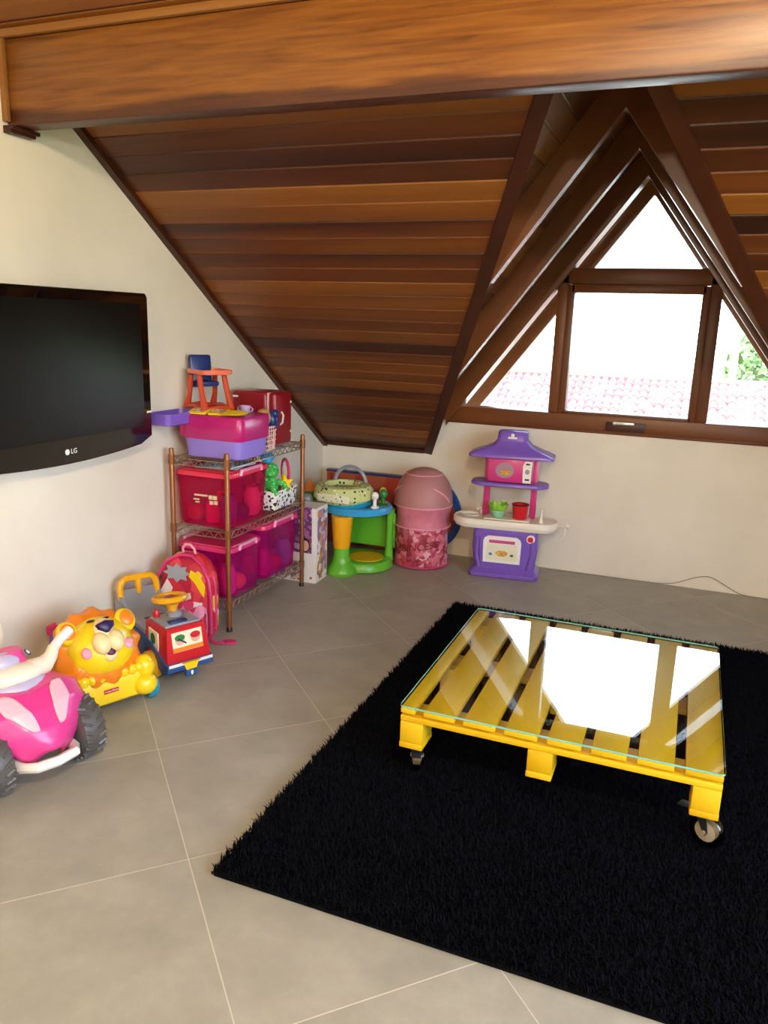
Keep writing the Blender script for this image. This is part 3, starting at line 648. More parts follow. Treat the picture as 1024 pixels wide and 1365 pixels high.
for z in SHZ:
    sh = bpy.data.objects.new('wire_shelf', None); COL.objects.link(sh); sh.parent = rk; sh.location = (0, 0, z)
    mb = MB()
    for zz in (0, -.03):
        for s in (-1, 1):
            mb.tube([(-hw, s*hd, zz), (hw, s*hd, zz)], .0028, 6); mb.tube([(s*hw, -hd, zz), (s*hw, hd, zz)], .0028, 6)
    mb.build('rail', m_wire, sh)
    mb = MB()
    for s in (-1, 1):
        n = 12; mb.tube([(-hw+2*hw*i/n, s*hd, -.03 if i % 2 else 0) for i in range(n+1)], .0022, 5)
        n = 30; mb.tube([(s*hw, -hd+2*hd*i/n, -.03 if i % 2 else 0) for i in range(n+1)], .0022, 5)
    mb.build('truss_wire', m_wire, sh)
    mb = MB()
    for i in range(1, 29): mb.tube([(-hw, -hd+2*hd*i/29, .002), (hw, -hd+2*hd*i/29, .002)], .0015, 5)
    for i in (1, 2): mb.tube([(-hw+2*hw*i/3, -hd, -.002), (-hw+2*hw*i/3, hd, -.002)], .0024, 5)
    mb.build('deck_wire', m_wire, sh)

# ------------------------------------------------------------------ see-through storage bins with their contents
def storage_bin(cx, cy, z, w, d, h, label, body, lidm, grp, latch=True):
    t = thing('storage_bin', label, 'storage bin', (cx, cy, z), 0, grp)
    mb = MB(); r_ = .035
    mb.rlathe([(w*.86, d*.86, 0.004), (w*.88, d*.88, 0), (w*.9, d*.9, .012), (w*.955, d*.955, h*.84), (w*.985, d*.985, h*.86), (w*.985, d*.985, h*.9)], r_, 4)
    mb.build('tub', body, t, 40)
    lid = MB().rlathe([(w, d, h*.885), (w*1.0, d*1.0, h*.95), (w*.985, d*.985, h*.965), (w*.9, d*.9, h*.965), (w*.88, d*.88, h*.99), (w*.6, d*.6, h*.998)], r_, 4).build('lid', lidm, t, 40)
    if latch:
        for sx in (1, -1):
            mb = MB(); pts = [(sx*w*.502, -d*.26, h*.9), (sx*w*.515, -d*.24, h*.985), (sx*w*.515, d*.24, h*.985), (sx*w*.502, d*.26, h*.9)]
            mb.tube(pts, .008, 8); mb.build('clip_handle', P_LPINKCLIP, t)
    return t
P_LPINKCLIP = sheer('clip_plastic', '#f3a0c0', .8, .25)
m_bin1 = sheer('bin_magenta', '#d8125e', .3, .18, '#f07aa8'); m_bin2 = sheer('bin_purple_pink', '#d0148c', .3, .18, '#f07ac0')
m_lid1 = sheer('lid_red_pink', '#f23a58', .8, .25, '#f08a98'); m_lid2 = sheer('lid_pink', '#ee3a78', .75, .25, '#f08aac')
b1 = storage_bin(-2.02, 3.095, .478, .30, .36, .264, 'red lidded see-through magenta bin on the middle shelf', m_bin1, m_lid1, 'magenta storage bins')
b2 = storage_bin(-2.02, 3.06, .143, .30, .29, .25, 'pink lidded see-through magenta bin on the bottom shelf beside the backpack', m_bin2, m_lid2, 'magenta storage bins')
b3 = storage_bin(-2.02, 3.405, .143, .30, .36, .29, 'see-through magenta bin on the bottom shelf next to the doll box', m_bin2, m_lid2, 'magenta storage bins')
mb = MB(); yf = -.36*.48
for i, (xx, zz, w_, h_) in enumerate([(-.04, .145, .012, .008), (-.025, .145, .012, .008), (-.01, .145, .012, .008), (.005, .145, .012, .008), (.02, .146, .01, .008), (.042, .14, .02, .018), (.065, .14, .02, .018), (.045, .115, .018, .016), (.068, .117, .018, .016), (-.035, .125, .03, .006), (-.03, .112, .02, .006)]):
    mb.box((xx, yf+.004, zz), (w_, .006, h_), M=None)
mb.build('printed_label', mat('label_print', '#d8c8a0', .6), b1, 0)
toyc = [P_RED, P_PINK, P_PURP, P_NAVY, P_ORG, P_LPINK, P_YEL, P_MAG]
def bin_toys(cx, cy, z, w, d, where, seed, count=6):
    r_ = random.Random(seed)
    spots = [(-.36, -.36), (.01, -.36), (.38, -.36), (.38, .03), (-.12, .1), (.37, .42)]
    for i, (ax, ay) in enumerate(spots[:count]):
        k = i % 3; m = toyc[(i+seed) % len(toyc)]; x_, y_ = cx+ax*w*.78, cy+ay*d*.76; nm = m.name.replace('plastic_', '').replace('_', ' ')
        if k == 0: o = MB().ell((0, 0, .04), (.042, .042, .04), 14, 10).build('toy_ball', m); lab = f'{nm} toy ball inside the {where}'; cat = 'ball'
        elif k == 1:
            o = MB().box((0, 0, .05), (.075, .06, .1), .012).box((0, 0, .11), (.04, .035, .03), .008).build('toy_block', m); lab = f'{nm} toy block inside the {where}'; cat = 'block'
        else:
            o = MB().lathe([(.025, 0), (.038, .02), (.042, .1), (.03, .13), (.032, .14)], 14).build('toy_cup', m); lab = f'{nm} toy cup inside the {where}'; cat = 'cup'
        o.location = (x_, y_, z+.006); o.rotation_euler = (0, 0, r_.uniform(0, 3)); tag(o, lab, cat, 'toys kept in the bins')
bin_toys(-2.02, 3.095, .478, .30, .36, 'bin on the middle shelf', 0)
bin_toys(-2.02, 3.06, .143, .30, .29, 'bottom shelf bin beside the backpack', 3, 5)
bin_toys(-2.02, 3.405, .143, .30, .36, 'bottom shelf bin next to the doll box', 5)
# papers lying on the middle bin
ZL = .478+.264
o = MB().box((0, 0, .004), (.2, .22, .008), .001).build('picture_book', blotch('pale_blue_print', ['#8fb2c4', '#a9c6d2', '#7f9fb4'], 20, .35)); o.location = (-2.0, 3.08, ZL); o.rotation_euler = (0, 0, .2); tag(o, 'pale blue picture book lying on the red bin lid', 'book')
o = MB().box((0, 0, .002), (.17, .12, .004), .001).build('plastic_folder', sheer('clear_folder', '#c8d8ea', .7, .15)); o.location = (-1.96, 3.09, ZL+.0084); o.rotation_euler = (0, 0, -.15); tag(o, 'clear glossy folder on top of the pale blue book', 'folder')

# ------------------------------------------------------------------ top shelf: toy box with side tray and the things on it
ZT = .794
tb = thing('toy_chest', 'magenta and lilac plastic toy chest on the top shelf', 'toy chest', (-1.975, 3.06, ZT))
MB().rlathe([(.27, .23, 0), (.287, .245, .006), (.298, .255, .07), (.30, .257, .088)], .035, 4).build('tub', P_LILAC, tb)
MB().rlathe([(.315, .265, .086), (.318, .27, .09), (.318, .27, .185), (.31, .262, .192), (.29, .24, .193), (.28, .23, .193)], .035, 4).build('lid', P_MAG, tb)
MB().box((-.145, -.05, .14), (.05, .16, .1), .012).build('hinge_block', P_MAG, tb)
MB().rlathe([(.11, .24, .135), (.13, .26, .14), (.135, .265, .19), (.128, .258, .19), (.122, .25, .165)], .03, 4, T(-.172, -.155, .022, s=.95)).build('side_tray', P_PURP, tb)
ZC = ZT+.1935
def booklet(x_, y_, rz, lab):
    t = thing('booklet', lab, 'booklet', (x_, y_, ZC+.008), rz, 'yellow booklets on the toy chest', (R(14), 0))
    MB().box((0, 0, .004), (.085, .06, .008), .001).build('cover', P_LYEL, t, 0)
    MB().box((0, .002, .0085), (.062, .036, .001)).build('picture', blotch('booklet_picture', ['#b98a5a', '#e8d9a8', '#8a6a9a', '#d9b25a'], 60), t, 0)
booklet(-2.055, 2.965, .12, 'yellow booklet lying flat on the toy chest below the high chair'); booklet(-1.965, 2.985, .3, 'yellow booklet half under the lemon plate on the toy chest')
pp = MB().lathe([(.03, 0), (.055, .003), (.068, .012), (.07, .012), (.057, 0.0015), (.0005, .003)], 28, cap=False).build('toy_plate', P_LYEL); pp.location = (-1.895, 2.995, ZC+.005); tag(pp, 'lemon yellow toy plate on the toy chest', 'plate')
cp = thing('toy_cup', 'small lilac toy cup with two handles on the toy chest', 'cup', (-1.9, 3.1, ZC+.001))
m_lcup = pl_('pale_lilac', '#b9a3d0')
MB().lathe([(.016, 0), (.02, .004), (.027, .035), (.025, .035), (.018, .006)], 18, cap=False).build('bowl', m_lcup, cp)
for s in (-1, 1): MB().tube([(s*.024+s*.016*math.sin(math.pi*i/8), 0, .008+.024*i/8) for i in range(9)], .0035, 6).build('handle', m_lcup, cp)
# toy high chair
hc = thing('toy_high_chair', 'terracotta toy high chair with navy seat on the toy chest', 'toy chair', (-2.085, 3.085, ZC), R(-30)); hc.scale = (1.1, 1.1, 1.1)
for sy in (-1, 1):
    pts = [(-.085, sy*.06, .012), (-.06, sy*.058, .07), (-.05, sy*.055, .15)]
    MB().tube(pts, [.016, .011, .012], 8).build('leg', P_TERRA, hc)
    MB().tube([(.085, sy*.06, .012), (.055, sy*.058, .08), (.03, sy*.055, .155)], [.016, .012, .012], 8).build('leg', P_TERRA, hc)
    MB().tube([(-.085, sy*.06, .014), (0, sy*.06, .024), (.085, sy*.06, .014)], .011, 8).build('side_runner', P_TERRA, hc)
MB().tube([(.085, -.06, .014), (.09, 0, .022), (.085, .06, .014)], .011, 8).build('front_runner', P_TERRA, hc)
MB().tube([(-.085, -.06, .014), (-.09, 0, .022), (-.085, .06, .014)], .011, 8).build('rear_runner', P_TERRA, hc)
MB().rlathe([(.15, .12, 0), (.17, .14, .003), (.175, .145, .02), (.168, .138, .02), (.165, .135, .01)], .03, 4, T(.012, 0, .155)).build('tray', P_CORAL, hc)
MB().box((-.02, 0, .115), (.08, .085, .022), .01).build('seat', P_NAVY, hc)
MB().box((-.058, 0, .17), (.02, .1, .135), .0095, 3, T(0, 0, 0, 0, -6)).build('backrest', P_NAVY, hc)
# toy fridge, basket and doll things
fr = thing('toy_fridge', 'crimson red toy fridge with small white handle on the top shelf', 'toy fridge', (-2.03, 3.475, ZT)); fr.scale = (1.04, 1.0, 1.06)
MB().box((-.025, 0, .128), (.195, .17, .25), .02, 3).build('body', P_CRIM, fr); MB().box((.0755, 0, .128), (.006, .166, .245), .002).build('gasket', P_LPINK, fr)
d_ = MB().box((.1, 0, .128), (.043, .172, .25), .018, 3).build('door', P_CRIM, fr)
MB().tube([(.122, -.04, .1), (.134, -.04, .112), (.134, -.032, .145), (.122, -.03, .16)], .005, 7).build('handle', P_WHITE, d_)
for zz in (.06, .2): MB().ell((.121, .068, zz), (.005, .006, .006), 8, 6).build('hinge_cap', P_WHITE, d_)
MB().box((-.1, -.0852, .225), (.03, .002, .008)).build('emblem', P_WHITE, fr, 0)
bk = thing('lattice_basket', 'pink plastic lattice basket beside the toy chest on the top shelf', 'basket', (-1.905, 3.285, ZT))
m_bkp = pl_('pale_pink', '#eec3b8'); bw, bd, bh = .085, .1, .115
mb = MB(); mb.box((0, 0, .004), (bw*.85, bd*.85, .006), .002); mb.build('base', m_bkp, bk, 30)
mb = MB(); mb.tube([(x_, y_, bh) for x_, y_ in rrect(bw, bd, .015, 3)], .005, 6, True); mb.build('rim', m_bkp, bk)
mb = MB()
for k in range(1, 5):
    f = .85+.15*k/5; mb.tube([(x_*f, y_*f, .004+bh*k/5) for x_, y_ in rrect(bw, bd, .015, 3)], .0028, 5, True)
for x_, y_ in [(bw*.5*a, bd*.5*b) for a, b in [(-1, -.6), (-1, -.2), (-1, .2), (-1, .6), (1, -.6), (1, -.2), (1, .2), (1, .6), (-.6, -1), (-.2, -1), (.2, -1), (.6, -1), (-.6, 1), (-.2, 1), (.2, 1), (.6, 1)]]:
    mb.tube([(x_*.85, y_*.85, .004), (x_, y_, bh)], .0028, 5)
mb.build('lattice', m_bkp, bk)
o = MB().ell((0, 0, .045), (.036, .04, .044), 16, 10).build('toy_ball', P_TAN); o.location = (-1.905, 3.27, ZT+.112); tag(o, 'tan toy ball sticking out of the pink lattice basket', 'ball')
o = MB().ell((0, 0, .04), (.028, .036, .05), 14, 10).ell((.01, 0, .075), (.02, .02, .02), 10, 8).build('toy_hat', P_NAVY); o.location = (-1.88, 3.32, ZT+.10); tag(o, 'navy blue toy hat sticking out of the pink lattice basket', 'toy')
# ------------------------------------------------------------------ middle shelf: patterned basket with toys
pb = thing('fabric_basket', 'white basket with black printed pattern on the middle shelf', 'basket', (-1.99, 3.455, .476))
m_pat = dots('black_on_white', '#efece6', ['#1a1a1a', '#3a2f2c', '#222222'], 55, .42)
MB().rlathe([(.2, .22, 0), (.21, .23, .005), (.235, .25, .1), (.228, .243, .1), (.205, .225, .012)], .02, 3, cap=False).build('side', m_pat, pb, 40)
MB().box((0, 0, .004), (.2, .22, .006)).build('bottom', m_pat, pb, 0)
m_frog = dots('green_check', '#3fb04a', ['#1f7a34', '#8fd98a'], 70, .35)
fg = thing('plush_toy', 'green checked soft toy leaning out of the patterned basket', 'soft toy', (-1.95, 3.40, .483))
MB().ell((0, 0, .085), (.05, .055, .085), 14, 10).build('body', m_frog, fg); MB().ell((.01, 0, .185), (.042, .046, .04), 14, 10).build('head', m_frog, fg)
for s in (-1, 1): MB().tube([(.02, s*.045, .12), (.055, s*.06, .11), (.075, s*.05, .075)], [.018, .015, .013], 8).build('arm', m_frog, fg)
o = MB().ell((0, 0, .035), (.035, .03, .035), 12, 9).ell((.01, .015, .07), (.018, .018, .02), 10, 8).ell((.03, 0, .04), (.015, .012, .012), 8, 6).build('toy_bird', P_SKY); o.location = (-1.955, 3.39, .702); tag(o, 'bright blue toy bird above the green soft toy', 'toy')
yt = thing('toy_starfish', 'yellow toy starfish lying in the patterned basket', 'toy', (-1.885, 3.475, .54), 0, None, (R(75), 0)); yt.rotation_euler = (R(70), 0, R(65))
MB().prism([((.055 if i % 2 == 0 else .022)*math.cos(i*math.pi/5+.3), (.055 if i % 2 == 0 else .022)*math.sin(i*math.pi/5+.3)) for i in range(10)], -.009, .009, 2, T(0, .055, 0)).build('body', P_YEL, yt, 0)
rq = thing('toy_racket', 'dark pink toy racket propped upright in the patterned basket', 'racket', (-1.94, 3.555, .49), R(138))
MB().torus((0, 0, .15), .055, .007, 22, 8, axis=1, sy=1.2).build('frame', P_ROSE, rq); MB().tube([(0, 0, .0), (0, 0, .085)], .009, 8).build('grip', P_ROSE, rq)
mb = MB()
for k in range(-3, 4): q_ = .066*math.sqrt(1-(k*.015/.055)**2); mb.tube([(k*.015, 0, .15-q_), (k*.015, 0, .15+q_)], .001, 4)
for k in range(-3, 4): q_ = .055*math.sqrt(1-(k*.017/.066)**2); mb.tube([(-q_, 0, .15+k*.017), (q_, 0, .15+k*.017)], .001, 4)
mb.build('strings', P_WHITE, rq)
o = MB().box((0, 0, .075), (.12, .02, .15), .004, 2).build('pink_box', P_ROSE); o.location = (-2.1, 3.302, .483); tag(o, 'flat dark pink box standing behind the red lidded bin', 'box')

# ------------------------------------------------------------------ doll box on the floor
db = thing('doll_box', 'white printed cardboard doll box standing beside the wire rack', 'box', (-1.96, 3.75, 0), R(2))
m_card = mat('white_card', '#e9e4dc', .5); bw, bd, bh = .28, .155, .425
MB().box((0, 0, bh/2), (bw, bd, bh), .003).build('carton', m_card, db, 0)
MB().box((-.01, -bd/2-.0006, .30), (.25, .0012, .26)).build('front_print', blotch('front_picture', ['#8a3a6e', '#a86a9a', '#6a3a70', '#c9a8c4'], 16, .35, 'NOISE'), db, 0)
MB().box((-.03, -bd/2-.0006, .06), (.2, .0012, .1)).build('lower_print', blotch('lower_picture', ['#e9e4dc', '#8a6a78', '#d9c8b8', '#6a5a80'], 22, .4, 'NOISE'), db, 0)
MB().box((bw/2+.0006, .005, bh/2), (.0012, bd-.03, bh-.03)).build('side_print', blotch('side_picture', ['#7a6a9c', '#e8e2dc', '#b58aa8', '#d88a50', '#8a6a70', '#c8b6d0'], 34, .35, 'VORONOI', .03), db, 0)
fa = MB().lathe([(.042, 0), (.042, .001)], 20, T(.075, -bd/2-.0014, .215, 90), sx=.75).build('printed_hair', mat('print_dark', '#1c1012', .5), db, 0)
MB().lathe([(.03, 0), (.03, .001)], 20, T(.078, -bd/2-.0026, .212, 90), sx=.72).build('printed_face', mat('print_skin', '#d9a88c', .5), db, 0)
MB().box((.112, -bd/2-.0014, .03), (.012, .001, .012)).build('printed_mark', mat('print_brown', '#7a4030', .5), db, 0)

# ------------------------------------------------------------------ activity table
at = thing('activity_table', 'blue topped baby activity table with yellow pillar and green base', 'activity toy', (-1.75, 4.08, 0))
mb = MB(); mb.lathe([(.175, 0), (.19, .008), (.19, .03), (.172, .055), (.14, .06)], 32, T(.02, .03, 0), sx=1.0, sy=.95); mb.build('base', P_GREEN, at)
MB().lathe([(.1, .06), (.1, .064)], 24, T(.06, .02, 0)).build('base_pad', P_AMB, at, 30)
for i, (px_, py_) in enumerate(((-.02, -.165), (.16, .12), (-.15, .13))):
    if i == 0:
        MB().lathe([(.085, 0), (.09, .01), (.088, .03), (.06, .06), (.046, .1), (.046, .16)], 20, T(px_, py_, 0)).build('pillar_foot', P_GREEN, at)
        MB().lathe([(.047, .158), (.049, .17), (.062, .33), (.062, .345)], 20, T(px_, py_, 0)).build('pillar', P_AMB, at)
    else: MB().lathe([(.03, .03), (.022, .12), (.022, .3), (.032, .345)], 14, T(px_, py_, 0)).build('rear_post', P_GREEN, at)
MB().box((.03, .17, .2), (.3, .02, .22), .01).build('back_panel', P_GREEN, at, 30)
MB().lathe([(.1, .345), (.185, .342), (.205, .35), (.208, .37), (.195, .385), (.12, .382)], 36, cap=False, sx=1.0, sy=.95).build('table_ring', P_SKY, at)
MB().lathe([(.13, .383), (.15, .384), (.155, .41), (.13, .412)], 30, T(-.06, -.02, 0), cap=False).build('collar', P_TEAL, at)
m_dot = dots('dotted_cloth', '#c9cf86', ['#20301a', '#f2f0d0', '#b0402a', '#2a3a2a'], 42, .3)
MB().lathe([(.09, .40), (.155, .402), (.175, .425), (.172, .47), (.15, .495), (.11, .5), (.1, .47)], 30, T(-.075, -.03, 0), cap=False).build('seat_cushion', m_dot, at)
MB().box((-.06, -.206, .445), (.2, .006, .045), .003).build('seat_band', dots('pale_dotted', '#e3e0c0', ['#3a4a2a', '#b8b070', '#40402a'], 50, .25), at, 30)
MB().tube(arc((-.06, .03, .49), .1, 8, 172, 16), .011, 8).build('arch', P_GREY, at)
for k, (px_, py_, m, r_) in enumerate(((.13, -.05, P_WHITE, .022), (.15, .03, P_DGREEN, .026), (.12, .1, P_YEL, .022))):
    tt = MB().lathe([(r_*1.1, .38), (r_*1.1, .39), (r_*.5, .395), (r_*.5, .43)], 12, T(px_, py_, 0)).ell((px_, py_, .45), (r_, r_, r_*1.1), 12, 8).build('spinner', m, at)
# toys behind it
pmx = thing('folded_playmat', 'folded play mat with red and dark blue edge leaning on the knee wall', 'play mat', (-1.86, 4.495, 0))
MB().box((0, 0, .245), (.56, .05, .48), .012, 2, None).build('panel', blotch('mat_print', ['#b23a2a', '#a8502e', '#8c2c2a'], 9, .7), pmx, 30)
MB().box((0, 0, .482), (.565, .054, .016), .006, 2, None).build('edge', P_NAVY, pmx, 30)
tc_ = thing('toy_clown', 'small green and orange toy in the corner by the doll box', 'toy', (-2.12, 4.2, 0))
MB().lathe([(.07, 0), (.075, .02), (.05, .2), (.035, .33)], 14).build('body', P_DGREEN, tc_); MB().ell((0, 0, .37), (.05, .05, .05), 14, 10).build('head', P_DGREEN, tc_)
MB().lathe([(.04, .4), (.025, .43), (.002, .475)], 12).build('hat', P_ORG, tc_)
o = MB().box((0, 0, .2), (.09, .07, .4), .02, 2).ell((0, -.02, .41), (.035, .035, .03), 12, 8).build('toy_robot', P_GREY); o.location = (-2.0, 3.95, 0); tag(o, 'grey blue upright toy between the doll box and the activity table', 'toy')

# ------------------------------------------------------------------ pop-up hamper and folded tent
hm = thing('pop_up_hamper', 'pink pop-up laundry hamper with sheer mesh hood', 'hamper', (-1.43, 4.335, 0))
m_ham = blotch('hamper_print', ['#c04a5c', '#d87a88', '#a83248', '#e2a0aa', '#b85068', '#cf6a74', '#8f2a3e'], 42, .45, 'VORONOI', .05)
m_hamt = mat('hamper_fabric', '#cf7484', .45, bscale=24, var=.22, bump=.8); m_net = sheer('pink_net', '#c98a86', .75, .5, '#e0b0aa')
def wob(r_, z, k, n=40): return [((r_+.005*math.sin(5*2*math.pi*i/n+k)+.003*math.sin(11*2*math.pi*i/n+2*k))*math.cos(2*math.pi*i/n), (r_+.005*math.sin(5*2*math.pi*i/n+k)+.003*math.sin(11*2*math.pi*i/n+2*k))*math.sin(2*math.pi*i/n), z) for i in range(n)]
MB().loft([wob(.158, .004, 0), wob(.168, .02, .3), wob(.157, .08, 1.2), wob(.16, .14, 2.4), wob(.158, .2, 3.4), wob(.166, .245, 4)], cap=True).build('lower_wall', m_ham, hm, 60)
MB().loft([wob(.166, .245, 4), wob(.156, .28, 5), wob(.16, .33, 6), wob(.17, .37, 6.4)], cap=False).build('upper_wall', m_hamt, hm, 60)
MB().torus((0, 0, .012), .168, .006, 36, 6).build('bottom_hoop', P_ROSE, hm); MB().torus((0, 0, .37), .172, .006, 36, 6).build('top_hoop', P_BLUSH, hm); MB().torus((0, 0, .245), .169, .005, 36, 6).build('middle_hoop', P_BLUSH, hm)
def hood(a, b):
    th = 2*math.pi*a; ph = .5*math.pi*(1-b); r_ = .176*math.cos(math.pi/2-ph)**.85 if b < 1 else 0.0
    return (r_*math.cos(th), r_*math.sin(th)+.01*b, .37+.215*math.sin(math.pi/2*b)**.9)
MB().grid(lambda a, b: hood(a, b*.62), 36, 8).build('mesh_hood', m_net, hm, 60)
MB().grid(lambda a, b: hood(a, .62+.38*b), 36, 6).build('hood_cap', m_net, hm, 60)
MB().tube([hood(i/36, .62) for i in range(36)], .004, 6, True).build('cap_hoop', P_BLUSH, hm)
MB().tube([(.17*math.cos(a), -.03-.135*math.sin(a)*.75, .40+.105*math.sin(a)) for a in [math.pi*i/18 for i in range(19)]], .004, 6).build('hood_wire', P_BLUSH, hm)
m_txt = mat('print_wine', '#7a1428', .5)
lettering('printed_word', 'PRINCESS', .06, m_txt, hm, Matrix.Identity(4), .0008, lambda c: Vector((.167*math.sin(c.x/.165+.15), -.167*math.cos(c.x/.165+.15)-c.z, .135+c.y+.16*(c.x))))
tn = thing('folded_tent', 'round folded pop-up tent with blue rim behind the pink hamper', 'tent', (-1.49, 4.56, .004))
tm = T(0, 0, .245, 90)
MB().lathe([(.235, -.014), (.242, -.006), (.242, .006), (.235, .014), (.2, .012), (.2, -.012)], 44, tm, cap=False).build('rim', P_BLUE, tn)
MB().lathe([(.2, -.011), (.2, .011), (.15, .012), (.15, -.012)], 40, tm, cap=False).build('ring', mat('rust_fabric', '#a8462c', .7), tn)
MB().lathe([(.151, -.01), (.151, .01)], 36, tm).build('centre_cloth', P_NAVY, tn)

# ------------------------------------------------------------------ toy kitchen
kt = thing('toy_kitchen', 'purple and pink plastic toy kitchen with white worktop', 'toy kitchen', (-.915, 4.345, 0), R(7))
P_KP = pl_('kitchen_purple', '#7b57b5'); P_KH = P_KP; P_KPINK = pl_('kitchen_pink', '#d03a7c'); P_KW = pl_('worktop_white', '#e6dcc9')
def RR(w, d, z, r_=.03, ox=0, oy=0): return [(x_+ox, y_+oy, z) for x_, y_ in rrect(w, d, r_, 5)]
MB().loft([RR(.385, .2, 0), RR(.40, .215, .008), RR(.40, .215, .028), RR(.375, .19, .042), RR(.35, .175, .055)]).build('plinth', P_KP, kt)
MB().loft([RR(.34, .17, .05), RR(.355, .175, .09), RR(.375, .185, .17), RR(.37, .18, .25), RR(.355, .175, .285)]).build('cabinet_body', P_KP, kt)
ov = MB(); 
dpoly = [(-.105, .095), (.105, .095), (.108, .22), (.1, .24), (.08, .252), (-.08, .252), (-.1, .24), (-.108, .22)]
for s_ in (-1, 1): MB().tube([(s_*.14, -.088, .06), (s_*.16, -.092, .15), (s_*.155, -.088, .24)], .014, 8).build('front_rib', P_KP, kt)
ov.prism([(x_*1.18-.012, .09+(z_-.095)*1.08) for x_, z_ in dpoly], -.103, -.085, 1).build('oven_surround', P_KP, kt, 30)
dr = MB().prism([(x_-.012, z_) for x_, z_ in dpoly], -.108, -.10, 1).build('oven_door', P_WHITE, kt, 30)
MB().prism([(-.098, .11), (.074, .11), (.074, .205), (-.098, .205)], -.1095, -.107, 1).build('oven_pane', mat('oven_sticker', '#e7e0c4', .35), dr, 0)
MB().tube([(-.085, -.114, .222), (.06, -.114, .222)], .0085, 8).build('handle', P_KPINK, dr)
m_piz = dots('pizza_print', '#d9a13a', ['#a83a20', '#e8cf70', '#8a5a20'], 130, .4)
MB().lathe([(.034, 0), (.034, .0012)], 20, T(-.012, -.1095, .152, 90), sy=.5).build('pizza_picture', m_piz, dr, 0)
for x_, m in ((-.075, P_TEAL), (.046, P_DGREEN)): MB().lathe([(.008, 0), (.008, .001)], 10, T(x_, -.1095, .145, 90), sx=1.3).build('food_picture', m, dr, 0)
MB().lathe([(.024, 0), (.024, .006), (.016, .008)], 20, T(.145, -.094, .248, 90)).build('dial_plate', P_WHITE, kt)
MB().lathe([(.016, .006), (.016, .012), (.004, .014)], 16, T(.145, -.094, .248, 90)).build('dial', P_RED, kt)
def wt(z, g): 
    pts = []
    for x_, y_ in rrect(.60+g, .215+g, .1, 8): pts.append((x_-.012, y_-.005, z))
    return pts
MB().loft([wt(.283, -.05), wt(.29, -.02), wt(.305, -.012), wt(.308, 0), wt(.333, 0), wt(.342, -.01), wt(.342, -.03), wt(.337, -.04)]).build('worktop', P_KW, kt)
MB().lathe([(.06, .006), (.055, .008), (.05, .0), (.001, -.004)], 24, T(-.215, -.005, .34), cap=False, sy=.8).build('sink_basin', P_KW, kt)
MB().tube([(-.16, .05, .338), (-.16, .05, .372), (-.168, .03, .382), (-.185, .01, .376)], .007, 8).build('tap', P_KW, kt)
MB().box((.0, -.03, .345), (.26, .12, .008), .004).build('hob_plate', P_KW, kt, 30)
MB().lathe([(.014, .338), (.014, .35), (.01, .36), (.008, .40), (.011, .42)], 12, T(.19, -.05, 0)).build('bottle_stand', P_KW, kt)
mb = MB(); mb.tube([(.28, .0, .318), (.315, -.01, .318), (.332, -.02, .318)], .009, 8); mb.tube([(.325, -.02, .33), (.325, -.02, .27), (.31, -.02, .25), (.30, -.02, .24)], .008, 8); mb.ell((.338, -.02, .325), (.014, .014, .012), 10, 8); mb.build('side_hook', P_KW, kt)
for s_ in (-1, 1):
    MB().box((s_*.135, .045, .52), (.036, .03, .37), .008).build('post', P_KPINK, kt)
def shf(z, g): return [(x_, y_-.01, z) for x_, y_ in rrect(.44+g, .17+g, .07, 7)]
MB().loft([shf(.532, -.02), shf(.537, 0), shf(.55, 0), shf(.556, -.01)]).build('shelf', P_KP, kt)
mo = MB().box((.0, .0, .627), (.255, .13, .14), .012).build('microwave', P_KPINK, kt)
MB().lathe([(.052, 0), (.052, .001)], 24, T(-.03, -.0655, .627, 90), sy=.85).build('microwave_window', mat('mw_sticker', '#a8818e', .4), mo, 0)
MB().lathe([(.03, 0), (.03, .001)], 18, T(-.025, -.067, .615, 90), sy=.5).build('dish_picture', m_piz, mo, 0)
MB().prism([(.073, .563), (.118, .563), (.12, .685), (.082, .685), (.07, .66)], -.07, -.064, 1).build('control_panel', P_WHITE, mo, 30)
MB().lathe([(.013, 0), (.013, .006)], 16, T(.096, -.07, .628, 90)).build('knob', P_GREY, mo)
for z_ in (.583, .671): MB().box((.097, -.071, z_), (.024, .003, .01), .001).build('button', P_BLK, mo, 0)
for dx_ in (-.01, .012): MB().box((.095+dx_, -.071, .654), (.012, .003, .006)).build('small_button', P_PEACH, mo, 0)
def hd_(w, d, z, oy=0): return [(x_, y_+oy, z) for x_, y_ in rrect(w, d, .03, 5)]
MB().loft([hd_(.46, .19, .697), hd_(.475, .205, .70), hd_(.475, .205, .713), hd_(.42, .19, .728), hd_(.31, .16, .748), hd_(.225, .135, .768), hd_(.185, .12, .788), hd_(.17, .11, .80), hd_(.165, .105, .84), hd_(.155, .095, .846)]).build('hood', P_KH, kt, 50)
mb = MB(); mb.ell((-.0, -.0555, .826), (.01, .002, .01), 10, 8); mb.box((0, -.0552, .811), (.05, .0025, .011), .001); mb.build('emblem', P_WHITE, kt)
